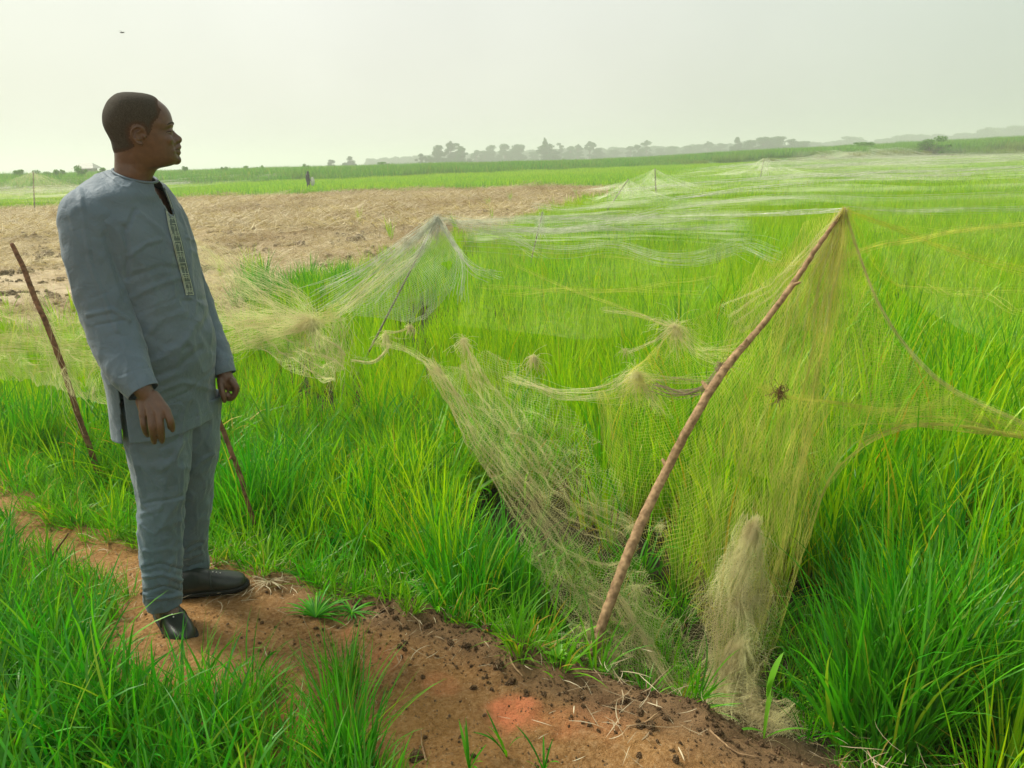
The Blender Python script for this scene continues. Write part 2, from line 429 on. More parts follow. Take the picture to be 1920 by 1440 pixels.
# variants ------------------------------------------------------------------
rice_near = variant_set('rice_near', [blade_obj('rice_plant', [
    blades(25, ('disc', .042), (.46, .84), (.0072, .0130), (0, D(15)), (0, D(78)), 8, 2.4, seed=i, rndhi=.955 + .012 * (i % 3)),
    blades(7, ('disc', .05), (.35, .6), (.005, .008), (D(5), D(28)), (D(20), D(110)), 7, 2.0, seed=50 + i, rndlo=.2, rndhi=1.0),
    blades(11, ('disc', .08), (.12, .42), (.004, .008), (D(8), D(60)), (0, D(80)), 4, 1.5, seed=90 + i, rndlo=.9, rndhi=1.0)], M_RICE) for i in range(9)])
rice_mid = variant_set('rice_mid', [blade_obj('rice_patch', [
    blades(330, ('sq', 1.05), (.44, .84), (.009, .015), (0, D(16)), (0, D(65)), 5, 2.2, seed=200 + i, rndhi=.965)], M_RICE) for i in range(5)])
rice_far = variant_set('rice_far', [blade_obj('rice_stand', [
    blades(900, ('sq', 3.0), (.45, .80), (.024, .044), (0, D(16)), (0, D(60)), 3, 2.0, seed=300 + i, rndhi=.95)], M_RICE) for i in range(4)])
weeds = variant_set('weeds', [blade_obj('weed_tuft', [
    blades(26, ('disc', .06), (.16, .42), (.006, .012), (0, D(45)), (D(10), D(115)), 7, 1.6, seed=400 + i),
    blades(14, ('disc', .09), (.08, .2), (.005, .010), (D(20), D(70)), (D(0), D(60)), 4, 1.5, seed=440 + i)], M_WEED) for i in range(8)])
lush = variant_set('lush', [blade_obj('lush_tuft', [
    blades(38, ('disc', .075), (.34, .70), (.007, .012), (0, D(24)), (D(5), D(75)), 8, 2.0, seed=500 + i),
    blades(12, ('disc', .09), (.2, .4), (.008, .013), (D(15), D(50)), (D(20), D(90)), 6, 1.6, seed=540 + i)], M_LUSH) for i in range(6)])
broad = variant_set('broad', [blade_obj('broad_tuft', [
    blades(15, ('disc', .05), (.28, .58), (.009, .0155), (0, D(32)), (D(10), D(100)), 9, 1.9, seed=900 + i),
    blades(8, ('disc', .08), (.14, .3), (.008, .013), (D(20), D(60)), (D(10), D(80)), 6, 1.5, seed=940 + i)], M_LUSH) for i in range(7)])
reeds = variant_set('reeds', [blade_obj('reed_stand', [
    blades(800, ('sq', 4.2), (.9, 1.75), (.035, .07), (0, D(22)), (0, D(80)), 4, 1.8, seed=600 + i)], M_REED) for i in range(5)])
straws = variant_set('straws', [blade_obj('straw_litter', [
    blades(230, ('sq', 1.3), (.12, .42), (.005, .011), (D(62), D(90)), (D(0), D(35)), 4, 1.0, seed=700 + i, flat=.05),
    blades(36, ('sq', 1.3), (.06, .16), (.005, .009), (0, D(50)), (0, D(40)), 2, 1.0, seed=740 + i)], M_DRY) for i in range(5)])
straws_far = variant_set('straws_far', [blade_obj('straw_cover', [
    blades(420, ('sq', 3.4), (.25, .8), (.014, .03), (D(60), D(89)), (D(0), D(35)), 3, 1.0, seed=760 + i, flat=.12)], M_DRY) for i in range(4)])

# rice in the field, by distance ----------------------------------------------
def field_mask(x, y):
    b, f = bund_sd(x, y)
    return (straw_sd(x, y) < 0.0) & (y < reed_front(x) + 1.5), b
def tintfield(x, y): return np.clip(0.42 + 1.2 * fbm(x * .35, y * .35, 3) + .5 * fbm(x * 2, y * 2, 2) + .25 * smooth01(6, 25, y), 0, 1)
NETLINE = np.array([at_z(a, b, -.25)[:2] for a, b in [(960, 980), (1060, 1120), (1200, 1230), (1330, 1330), (1420, 1420), (1500, 1500), (1545, 1400), (1480, 1240)]])
def nearnet(x, y): return 1 - smooth01(.14, .50, seg_dist(x, y, NETLINE, closed=False))
def hfield(x, y):
    s = 0.92 + .7 * fbm(x * .9, y * .9, 3)
    # shorter growth on the man's side and beside the net trough
    s = s * np.interp(x, [-4, -1.5, -.2, .8, 1.6], [.62, .62, .84, .96, 1.05])
    s = s * (1 - .72 * nearnet(x, y)) * (1 - .12 * smooth01(8, 14, y))
    return s
X, Y = grid_pts(-7, 7, 1.2, 7.5, .138, seed=1)
mk, b = field_mask(X, Y); keep = mk & (b > .28 + .25 * fbm(X * 3, Y * 3, 2)) & in_view(X, Y) & (rng.random(len(X)) < np.where(b < .8, .70, .86)) & (rng.random(len(X)) > .9 * nearnet(X, Y)) & (vn(X * 3.1, Y * 3.1) > .24)
keep &= ~((np.hypot(X - .55, (Y - 2.75)) < .22) & (rng.random(len(X)) < .6))
X, Y = X[keep], Y[keep]
RICE_NEAR = scatter('rice_plants', np.stack([X, Y, ground_z(X, Y) - .01], 1), rice_near, 9, tilt=.06, tint=np.clip(tintfield(X, Y) + rng.normal(0, .28, len(X)), 0, 1), scale=hfield(X, Y) * rng.uniform(.72, 1.2, len(X)), seed=1)
X, Y = grid_pts(-30, 32, 7.5, 30, .82, seed=2)
mk, b = field_mask(X, Y); keep = mk & in_view(X, Y, 6); X, Y = X[keep], Y[keep]
RICE_MID = scatter('rice_field', np.stack([X, Y, ground_z(X, Y) - .02], 1), rice_mid, 5, tilt=.03, tint=tintfield(X, Y), scale=np.clip(hfield(X, Y), .72, 1.05), seed=2)
X, Y = grid_pts(-110, 115, 29, 125, 2.35, seed=3)
mk, b = field_mask(X, Y); mk &= straw_sd(X, Y) < -1.2; keep = mk & in_view(X, Y, 4); X, Y = X[keep], Y[keep]
RICE_FAR = scatter('distant_rice', np.stack([X, Y, ground_z(X, Y) - .02], 1), rice_far, 4, tilt=.02, tint=tintfield(X * .3, Y * .3), smin=.85, smax=1.1, seed=3)
for o in (RICE_NEAR, RICE_MID, RICE_FAR):
    o['category'] = 'rice'
RICE_NEAR['label'] = 'tall bright green rice plants growing right beside the earth bund'
RICE_MID['label'] = 'green rice standing in the middle of the field beyond the leaning pole'
RICE_FAR['label'] = 'strip of distant green rice between the straw field and the reeds'
# reeds on the bank -------------------------------------------------------------
X, Y = grid_pts(-190, 200, 60, 230, 3.0, seed=4)
rf = reed_front(X) + 4 * fbm(X * .05, Y * 0 + 3, 2)
keep = (Y > rf + 1.0) & in_view(X, Y, 3) & ((Y < rf + 42) | (rng.random(len(X)) < .3)); X, Y, rf = X[keep], Y[keep], rf[keep]
tn = np.clip((1 - smooth01(2, 7, Y - rf)) * smooth01(18, 28, X) * (.75 + 1.6 * fbm(X * .09, Y * .09, 3)) * (1 - .6 * smooth01(70, 90, X)), 0, 1) + .18 * rng.random(len(X))
hs = np.interp(X, [-80, -30, 0, 30, 60, 100], [.95, .85, .85, .75, .95, 1.15]) * (1 - .55 * tn)
REEDS = scatter('reeds', np.stack([X, Y, ground_z(X, Y) - .05], 1), reeds, 5, tilt=.03, tint=tn, scale=hs * rng.uniform(.82, 1.15, len(X)) + .0, seed=4)
tag(REEDS, 'long bank of tall green reeds and scrub closing the far side of the fields', 'reeds')
# straw -------------------------------------------------------------------------
X, Y = grid_pts(-35, 12, 7.5, 24, .62, seed=5)
keep = (straw_sd(X, Y) > .1) & in_view(X, Y, 4) & (vn(X * .7, Y * .7) > .26); X, Y = X[keep], Y[keep]
S1 = scatter('straw_litter', np.stack([X, Y, ground_z(X, Y) + .0], 1), straws, 5, tilt=.06, tint=np.clip(.45 + 1.8 * fbm(X * .5, Y * .5, 3), 0, 1), seed=5)
X, Y = grid_pts(-55, 20, 24, 60, 1.5, seed=6)
keep = (straw_sd(X, Y) > .3) & in_view(X, Y, 4) & (vn(X * .4, Y * .4) > .24); X, Y = X[keep], Y[keep]
S2 = scatter('distant_straw', np.stack([X, Y, ground_z(X, Y) + .0], 1), straws_far, 4, tilt=.05, tint=np.clip(.4 + 1.8 * fbm(X * .3, Y * .3, 3), 0, 1), seed=6)
tag(S1, 'dry yellow straw and stubble strewn over the near part of the harvested field', 'straw')
tag(S2, 'pale straw covering the far part of the harvested field', 'straw')
# weeds on the bund edges ----------------------------------------------------------
# clods and tufts out on the harvested field
g = np.random.default_rng(19); X = g.uniform(-26, 8, 30000); Y = g.uniform(8, 40, 30000)
keep = (straw_sd(X, Y) > .2) & in_view(X, Y, 3) & (vn(X * 1.4, Y * 1.4) > .5); X, Y = X[keep], Y[keep]
SCLOD = (X, Y, np.exp(g.normal(-3.6, .5, len(X))) * (1 + .02 * Y))
X, Y = grid_pts(-22, 9, 8, 40, .55, seed=17); d_ = straw_sd(X, Y)
keep = (d_ > -.2) & (rng.random(len(X)) < .34 * np.exp(-np.maximum(d_, 0) / 1.1)); X, Y = X[keep], Y[keep]
W0_ = scatter('stray_rice', np.stack([X, Y, ground_z(X, Y) - .01], 1), rice_near, 9, tilt=.12, scale=rng.uniform(.35, 1.0, len(X)), seed=27)
tag(W0_, 'stray green tufts along the ragged edge of the harvested field', 'rice')
X, Y = grid_pts(-8, 3, .7, 5.2, .085, seed=7)
b, f = bund_sd(X, Y)
nz = fbm(X * 2.5, Y * 2.5, 3)
far_edge = (b > -.02 + .2 * nz) & (b < .75 + .5 * nz) & (X < .35) & (rng.random(len(X)) < .62)
left_zone = (X < -1.55) & (b > .0 + .5 * nz) & (b < 1.4) & (rng.random(len(X)) < .55)
right_edge = (X >= .35) & (b > .12) & (b < .6) & (rng.random(len(X)) < .35)
near_side = (f > -.02 + .35 * nz) & (X < -.28) & (rng.random(len(X)) < .72)
near_left = (X < -2.3) & (f > -.25 + .8 * nz) & (rng.random(len(X)) < .5)
meadow = (X < .1) & (b > .5) & (b < 2.6) & (straw_sd(X, Y) < -.3) & (rng.random(len(X)) < .28)
keep = (far_edge | left_zone | right_edge | near_side | near_left | meadow) & in_view(X, Y, 8, .4) & (Y > 1.0)
keep &= ~((Y < 1.35) & (np.abs(X) < .3)) & (rng.random(len(X)) > 1.2 * nearnet(X, Y))
keep &= ~(np.hypot((X + 1.12) / .42, (Y - 2.48) / .36) < 1) & ~(np.hypot((X + 1.05) / .25, (Y - 2.2) / .16) < 1)         # trodden ground round the shoes
X, Y = X[keep], Y[keep]
b, f = bund_sd(X, Y)
sc = np.where(f > -.1, np.interp(f, [-.1, .5], [.35, .85]), np.interp(b, [-.1, .5, 1.0], [.5, .95, 1.5])) * rng.uniform(.7, 1.2, len(X))
W1 = scatter('bund_grass', np.stack([X, Y, ground_z(X, Y) - .005], 1), weeds, 8, tilt=.15, scale=sc, seed=7)
tag(W1, 'short leafy grass creeping over both edges of the brown earth bund', 'grass')
X, Y = grid_pts(-4, .2, .6, 3.6, .098, seed=57)
b, f = bund_sd(X, Y); nz = fbm(X * 2.5, Y * 2.5, 3)
keep = (f > .0 + .35 * nz) & (X < -.30) & in_view(X, Y, 8, .4) & (Y > .95) & (rng.random(len(X)) < .85) & ~(np.hypot((X + 1.12) / .40, (Y - 2.42) / .36) < 1); X, Y, f = X[keep], Y[keep], f[keep]
W3 = scatter('broad_grass', np.stack([X, Y, ground_z(X, Y) - .005], 1), broad, 7, tilt=.14, scale=np.interp(f, [0, .4], [.35, .82]) * rng.uniform(.7, 1.2, len(X)), seed=58)
tag(W3, 'broad-bladed deep green grass in front of the bund', 'grass')
X, Y = grid_pts(-3, 1.0, 1.6, 5.0, .15, seed=59)
b, f = bund_sd(X, Y)
keep = (b > .05) & (b < 1.6) & in_view(X, Y, 8, .4) & (rng.random(len(X)) < .38) & (nearnet(X, Y) < .3) & (Y > 1.6); X, Y, b = X[keep], Y[keep], b[keep]
W4 = scatter('edge_grass', np.stack([X, Y, ground_z(X, Y) - .005], 1), broad, 7, tilt=.16, scale=np.interp(b, [.05, .6], [.45, 1.0]) * rng.uniform(.7, 1.2, len(X)), seed=60)
tag(W4, 'arching broad-bladed grass between the bund and the rice', 'grass')
X, Y = grid_pts(-.6, 1.3, 1.6, 3.4, .075, seed=61)
b, f = bund_sd(X, Y)
keep = (b > .03) & (nearnet(X, Y) > .15) & (rng.random(len(X)) < np.where(b > .35, .75, .12)) & (seg_dist(X, Y, np.array([at_z(a_, b_, -.25)[:2] for a_, b_ in [(1385, 1240), (1390, 1330), (1450, 1425)]]), closed=False) > .15); X, Y = X[keep], Y[keep]
W5 = scatter('low_grass', np.stack([X, Y, ground_z(X, Y) - .005], 1), weeds, 8, tilt=.16, scale=rng.uniform(.28, .62, len(X)), seed=62)
tag(W5, 'short bright grass growing under the trailing net', 'grass')
# lush dark tufts -----------------------------------------------------------------
LX, LY, LS = [], [], []
def cluster(px, py, z, n, r, s, seed):
    g = np.random.default_rng(seed); c = at_z(px, py, z)
    for k in range(n):
        a = g.random() * 6.28; q = r * math.sqrt(g.random())
        LX.append(c[0] + q * math.cos(a)); LY.append(c[1] + q * math.sin(a)); LS.append(s * g.uniform(.8, 1.15))
cluster(470, 985, -.15, 13, .20, .95, 1); cluster(930, 1130, -.15, 14, .19, .82, 2); cluster(830, 1090, -.2, 6, .15, .8, 22)
cluster(60, 1290, -.1, 9, .24, .62, 3); cluster(200, 1400, -.1, 8, .2, .5, 4); cluster(340, 1440, -.1, 8, .2, .5, 5); cluster(40, 1460, -.1, 8, .2, .5, 6); cluster(455, 1400, -.1, 4, .1, .42, 26)
cluster(1720, 1330, -.2, 18, .24, 1.0, 7); cluster(1800, 1300, -.2, 16, .28, 1.0, 8); cluster(1700, 1130, -.2, 14, .3, 1.0, 9)
cluster(30, 860, -.2, 10, .3, 1.0, 10); cluster(530, 560, -.2, 30, 1.1, 1.0, 11); cluster(640, 1340, -.05, 3, .08, .45, 12); cluster(640, 1460, -.05, 4, .1, .55, 13)
LX, LY, LS = map(np.array, (LX, LY, LS))
keep = ~(np.hypot((LX + 1.12) / .5, (LY - 2.45) / .45) < 1); LX, LY, LS = LX[keep], LY[keep], LS[keep]
W2 = scatter('lush_grass', np.stack([LX, LY, ground_z(LX, LY) - .005], 1), lush, 6, tilt=.08, scale=LS, seed=8)
tag(W2, 'dense dark green long-bladed grass clumped along the bund', 'grass')
# clods and grit on the bund -----------------------------------------------------
def lump(seed, sub=2):
    bm = bmesh.new(); bmesh.ops.create_icosphere(bm, subdivisions=sub, radius=1)
    for v in bm.verts:
        n = mnoise.noise(v.co * 1.3 + Vector((seed * 9.1, 0, 0))) * .45 + mnoise.noise(v.co * 3.5 + Vector((0, seed * 5.3, 0))) * .22
        v.co *= 1 + n; v.co.z *= .7
    me = bpy.data.meshes.new('clod'); bm.to_mesh(me); bm.free()
    me.materials.append(M_CLOD); o = bpy.data.objects.new('clod', me); return o
M_CLOD = simple_mat('clod_earth', (.20, .12, .06), .95, .45, 2.0, .15, .1, col2=(.42, .27, .14))
clods = variant_set('clods', [lump(i, 2) for i in range(6)])
g = np.random.default_rng(9)
X = g.uniform(-1.5, 1.6, 26000); Y = g.uniform(1.1, 3.2, 26000); b, f = bund_sd(X, Y)
pr = np.where(f < .1, .06, 0) + .62 * smooth01(-.32, -.02, b + .25 * fbm(X * 5, Y * 5, 2)) * smooth01(-1.0, -.5, X)
keep = (b < .3) & (f < .15) & (g.random(len(X)) < pr); X, Y = X[keep], Y[keep]
sz = np.exp(g.normal(-5.75, .62, len(X)))
M_SC = simple_mat('dry_clod', (.27, .20, .12), .95, .4, 2.0, .15, .1, col2=(.50, .40, .25))
def relump(i):
    o = lump(40 + i, 2); o.data.materials.clear(); o.data.materials.append(M_SC); return o
sclods = variant_set('dry_clods', [relump(i) for i in range(5)])
SC_ = scatter('field_clods', np.stack([SCLOD[0], SCLOD[1], ground_z(SCLOD[0], SCLOD[1])], 1), sclods, 5, tilt=1.5, scale=SCLOD[2], seed=39)
tag(SC_, 'dry clods of ploughed earth lying among the straw', 'soil')
CL = scatter('soil_clods', np.stack([X, Y, ground_z(X, Y) + sz * .2], 1), clods, 6, tilt=1.5, scale=sz, seed=9)
M_CHIP = simple_mat('pale_grit', (.34, .20, .10), .95, .4, 2.0, .1, .1, col2=(.62, .44, .26))
def chip(i):
    o = lump(60 + i, 1); o.data.materials.clear(); o.data.materials.append(M_CHIP); return o
chips = variant_set('chips', [chip(i) for i in range(5)])
X = g.uniform(-1.8, 1.6, 26000); Y = g.uniform(1.1, 3.4, 26000); b, f = bund_sd(X, Y)
keep = (b < .25) & (f < .15) & (vn(X * 6, Y * 6) > .35); X, Y = X[keep], Y[keep]; sz = np.exp(g.normal(-6.5, .5, len(X)))
CH = scatter('path_grit', np.stack([X, Y, ground_z(X, Y) + sz * .3], 1), chips, 5, tilt=1.5, scale=sz, seed=10)
tag(CH, 'pale grit and small stones pressed into the bund top', 'soil')
litter = variant_set('litter', [blade_obj('straw_bits', [blades(9, ('sq', .3), (.03, .14), (.0016, .0035), (D(78), D(90)), (D(0), D(20)), 4, 1.0, seed=960 + i, flat=.004)], M_DRY) for i in range(6)])
X = g.uniform(-1.9, 1.4, 620); Y = g.uniform(1.1, 3.4, 620); b, f = bund_sd(X, Y)
keep = (b < .2) & (f < .2) & (g.random(len(X)) < .15 + .8 * smooth01(-.35, 0, b)); X, Y = X[keep], Y[keep]
LI = scatter('straw_bits', np.stack([X, Y, ground_z(X, Y) + .003], 1), litter, 6, tilt=.04, seed=12)
tag(LI, 'broken straw and dead stems littering the bund top', 'straw')
tag(CL, 'brown crumbs and clods of earth scattered along the bund top', 'soil')
# ------------------------------------------------------------------ the standing man
def cr_interp(P, m):
    """Catmull-Rom through rows of P, m samples"""
    P = np.asarray(P, float); n = len(P)
    E = np.vstack([2 * P[0] - P[1], P, 2 * P[-1] - P[-2]])
    t = np.linspace(0, n - 1 - 1e-9, m); i = t.astype(int); f = (t - i)[:, None]
    p0, p1, p2, p3 = E[i], E[i + 1], E[i + 2], E[i + 3]
    return .5 * ((2 * p1) + (-p0 + p2) * f + (2 * p0 - 5 * p1 + 4 * p2 - p3) * f ** 2 + (-p0 + 3 * p1 - 3 * p2 + p3) * f ** 3)
def unit(v): v = np.asarray(v, float); return v / np.linalg.norm(v)
def ball_chain(pts, radii, per=0.35, sub=2, flat=None):
    """overlapping balls along a path -> verts, faces (for voxel joining)"""
    P = cr_interp(np.column_stack([pts, radii]), 60) if len(pts) > 2 else np.array([np.append(pts[0], radii[0]) * (1 - s) + np.append(pts[1], radii[1]) * s for s in np.linspace(0, 1, 30)])
    return P
_bmi = bmesh.new(); bmesh.ops.create_icosphere(_bmi, subdivisions=2, radius=1)
_ICV = np.array([v.co[:] for v in _bmi.verts]); _ICF = np.array([[v.index for v in f.verts] for f in _bmi.faces]); _bmi.free()
class Lump:
    def __init__(s): s.V = []; s.F = []; s.n = 0
    def add(s, V, F):
        V = np.asarray(V); s.V.append(V); s.F.extend([tuple(int(a) + s.n for a in f) for f in F]); s.n += len(V)
    def ball(s, c, r, axes=None):
        r = np.array(r if np.ndim(r) else (r, r, r), float); v = _ICV * r
        if axes is not None: v = v @ np.array(axes)
        s.add(v + np.asarray(c), _ICF)
    def limb(s, pts, radii, nseg=16, ring=14, up=None, flat=1.0):
        """closed tapered tube with round ends"""
        pts = np.asarray(pts, float); Q = np.column_stack([pts, radii])
        Q = cr_interp(Q, nseg * (len(pts) - 1)) if len(pts) > 2 else np.array([Q[0] * (1 - a) + Q[1] * a for a in np.linspace(0, 1, nseg)])
        P, rr = Q[:, :3], Q[:, 3]
        T = np.gradient(P, axis=0); T /= np.linalg.norm(T, axis=1)[:, None]
        u = np.array(up if up is not None else (0.3, .2, 1.)); u = u - T[0] * (u @ T[0])
        if np.linalg.norm(u) < 1e-3: u = np.cross(T[0], (1, 0, 0))
        u = unit(u); rings = []
        # round caps
        seq = []
        for a in (80, 55, 30): seq.append((P[0] - T[0] * rr[0] * math.sin(R(a)), rr[0] * math.cos(R(a)), 0))
        for i in range(len(P)): seq.append((P[i], rr[i], i))
        for a in (30, 55, 80): seq.append((P[-1] + T[-1] * rr[-1] * math.sin(R(a)), rr[-1] * math.cos(R(a)), len(P) - 1))
        V = []
        for c, r, i in seq:
            t = T[i]; u = unit(u - t * (u @ t)); w = np.cross(t, u)
            for k in range(ring):
                a = 2 * math.pi * k / ring; V.append(c + u * math.cos(a) * r * flat + w * math.sin(a) * r)
        F = []
        for i in range(len(seq) - 1):
            for k in range(ring):
                a, b = i * ring + k, i * ring + (k + 1) % ring
                F.append((a, b, b + ring, a + ring))
        F.append(tuple(range(ring))[::-1]); F.append(tuple(range((len(seq) - 1) * ring, len(seq) * ring)))
        s.add(V, F)
def S(px, py, Y): return at_y(px, py, Y)

SKIN = simple_mat('dark_brown_skin', (.105, .056, .032), .42, .16, 60, .0014, .5)
# ---- head frame: square to the line of sight, the man is seen in profile
HY = 2.52
H0 = S(265, 250, HY); rd = unit(H0 - CAMP)
HF = unit(CR - rd * (CR @ rd)); HU = np.cross(HF, rd); HU = unit(HU if HU[2] > 0 else -HU); HL = unit(np.cross(HU, HF))   # forward, up, his left (away)
if HL @ rd < 0: HL = -HL
SC = np.linalg.norm(H0 - CAMP) * 1.0 / np.linalg.norm(ray(265, 250)) * 1.0 / FPX * (1 / (unit(ray(265, 250)) @ FW)) ** 0 
def hp(x, y, l=0.0):
    d = ray(x, y); return CAMP + d * (((H0 - CAMP) @ rd) / (d @ rd)) + HL * l
L_ = Lump()
# head slices: photo row, back, front, widest point, half width (m)
HS = [(174.6, 229, 252, 238, .020), (177, 219, 272, 240, .040), (182, 211, 288, 243, .055), (190, 203, 300, 247, .066), (200, 197.5, 311.5, 250, .073),
      (212, 193.5, 319.5, 252, .0775), (225, 193, 323.5, 253, .079), (234, 194.5, 325.5, 254, .0785), (244, 198.5, 323.0, 256, .0765), (254, 204, 325.5, 260, .0740),
      (264, 209, 327.5, 264, .0710), (274, 211.5, 330, 268, .0670), (284, 213.5, 332, 271, .0635), (293, 214, 334.5, 272, .060), (300, 214.2, 335, 271, .056),
      (306, 214, 331, 268, .052), (311, 214, 320, 262, .050), (316, 214, 298, 255, .048), (324, 213.5, 290.5, 252, .046), (338, 214, 285, 250, .045), (360, 220, 285, 252, .045), (385, 230, 288, 262, .042)]
HSI = cr_interp(HS, 100)
nr = 48; V = []
for row, xb, xf, xm, w in HSI:
    lean = np.interp(row, [174, 300, 352], [0, 0, 0])
    for k in range(nr):
        a = 2 * math.pi * k / nr; c, s_ = math.cos(a), math.sin(a)
        ex = np.interp(row, [180, 240, 270, 300, 320], [1, .92, .80, .78, 1.0]) if c > 0 else 1.0
        fx = xm + ((xf - xm) if c > 0 else (xm - xb)) * np.sign(c) * abs(c) ** ex
        V.append(hp(fx, row, w * np.sign(s_) * abs(s_) ** (.92)))
F = [(i * nr + k, i * nr + (k + 1) % nr, (i + 1) * nr + (k + 1) % nr, (i + 1) * nr + k) for i in range(len(HSI) - 1) for k in range(nr)]
F.append(tuple(range(nr))[::-1]); F.append(tuple(range((len(HSI) - 1) * nr, len(HSI) * nr)))
L_.add(V, F)
hax = (HF, HL, HU)
# nose: bridge, tip, wings
L_.limb([hp(321.5, 246), hp(326.5, 253), hp(332.0, 260)], [.0066, .0088, .0120], 8, 12)
L_.ball(hp(334.0, 261.4), .0125)
for sd in (-1, 1): L_.ball(hp(318, 267, sd * .022), .0150); L_.ball(hp(321.5, 268.5, sd * .0175), .0140); L_.ball(hp(317, 274, sd * .028), .0140)
for sd in (-1, 1):
    L_.ball(hp(329.0, 263.6, sd * .0130), (.0110, .0080, .0085), hax)
    # brow ridge, cheek, lids
    L_.limb([hp(321, 236.5, sd * .008), hp(320, 233.5, sd * .024), hp(313, 235.5, sd * .041), hp(303, 241, sd * .054)], [.0062, .0072, .0068, .005], 6, 10)
    L_.ball(hp(311, 262, sd * .036), (.021, .019, .020), hax)
    L_.ball(hp(314.5, 246.8, sd * .030), .0122)                                     # eye globe under lids
    L_.limb([hp(320.0, 246.5, sd * .018), hp(322.0, 244.4, sd * .028), hp(319.0, 246.4, sd * .040)], [.0026, .0030, .0026], 6, 8)
    L_.limb([hp(319.5, 248.4, sd * .019), hp(320.8, 251.0, sd * .029), hp(317.8, 249.0, sd * .040)], [.0022, .0026, .0022], 6, 8)
    L_.ball(hp(318, 283, sd * .026), (.018, .016, .018), hax)
    L_.ball(hp(283, 290, sd * .047), (.030, .012, .022), hax)                       # jaw angle
# lips
L_.limb([hp(325.5, 279.8, -.0255), hp(331.4, 277.3, -.0165), hp(335.2, 275.0, -.006), hp(335.0, 275.6, 0), hp(335.2, 275.0, .006), hp(331.4, 277.3, .0165), hp(324, 279.8, .0255)], [.0030, .0056, .0076, .0078, .0076, .0056, .0030], 6, 12)
L_.limb([hp(325.5, 281.6, -.0245), hp(331, 284.6, -.0155), hp(334.4, 285.6, 0), hp(331, 284.6, .0155), hp(324, 281.8, .0245)], [.0030, .0062, .0086, .0062, .0030], 6, 12)
L_.ball(hp(328, 270.5), (.0085, .012, .009), hax)
L_.ball(hp(329.5, 299.5), (.0175, .019, .0165), hax)                                # chin
L_.ball(hp(311, 302.5), (.028, .026, .013), hax)
# ears
for sd in (-1, 1):
    q = .0735
    E = lambda x, y, d: hp(x, y, sd * (q + d))
    L_.ball(E(258, 253.5, -.001), (.0125, .0045, .0215), hax)
    L_.limb([E(270.5, 249.5, .001), E(266.5, 240.6, .006), E(257, 238.0, .0105), E(248.2, 243.5, .0125), E(247, 252, .0115), E(252.5, 261.5, .0085), E(258.5, 268, .006), E(265.5, 269.5, .003)],
            [.0026, .0031, .0034, .0036, .0034, .0033, .0042, .0040], 7, 10)
    L_.limb([E(263.5, 245, .006), E(255.6, 249.2, .0085), E(256.8, 257, .0078), E(262.2, 262.3, .006)], [.0020, .0025, .0026, .0024], 6, 8)
    L_.ball(E(270.2, 256.2, .003), (.0038, .0042, .0052), hax)                      # tragus
# neck and trunk under the tunic
nb = hp(252, 330)
FWD = unit((.966, -.26, 0)); LAT = unit((.26, .966, 0))                             # chest direction and his left
def Q(p, f=0, l=0, u=0): return np.asarray(p) + FWD * f + LAT * l + np.array([0, 0, u])
SH = S(238, 372, 2.52)      # between the shoulders
CH = S(268, 450, 2.54); WA = S(292, 600, 2.55); HI = S(315, 745, 2.56)
L_.limb([hp(252, 300), hp(250, 332), Q(SH, 0, .03, -.02), CH], [.046, .047, .06, .095], 8, 18)
L_.limb([CH, S(285, 540, 2.545), WA, HI], [.115, .12, .13, .125], 8, 20)
L_.limb([Q(SH, .0, -.15, -.035), Q(SH, .02, 0, -.01), Q(SH, 0, .15, -.035)], [.05, .065, .05], 8, 14)
L_.limb([S(264, 352, 2.55), S(284, 384, 2.585), S(304, 430, 2.60)], [.032, .048, .055], 6, 14)  # upper chest in the neck opening
RSH, REL, RWR = S(168, 385, 2.40), S(200, 575, 2.34), S(266, 728, 2.235)
LSH, LEL, LWR = S(335, 395, 2.70), S(392, 575, 2.76), S(420, 700, 2.66)
L_.limb([S(182, 400, 2.41), S(182, 490, 2.37), S(196, 575, 2.35), S(230, 665, 2.305), RWR], [.050, .045, .038, .032, .028], 6, 14)
L_.limb([S(322, 424, 2.69), S(342, 492, 2.73), S(371, 575, 2.755), S(404, 650, 2.71), LWR], [.045, .040, .034, .030, .026], 6, 14)
RK, RA = S(305, 955, 2.47), S(305, 1122, 2.50)
LK, LA = S(366, 935, 2.68), S(352, 1075, 2.80)
L_.limb([Q(HI, 0, -.08, -.03), (Q(HI, 0, -.08) + RK) / 2, RK, RA], [.085, .072, .052, .038], 10, 14)
L_.limb([Q(HI, 0, .08, -.03), (Q(HI, 0, .08) + LK) / 2, LK, LA], [.085, .068, .050, .038], 10, 14)
L_.limb([RA, S(345, 1185, 2.42) + np.array([0, 0, .0])], [.034, .022], 6, 12)
L_.limb([LA, S(425, 1098, 2.80)], [.034, .022], 6, 12)
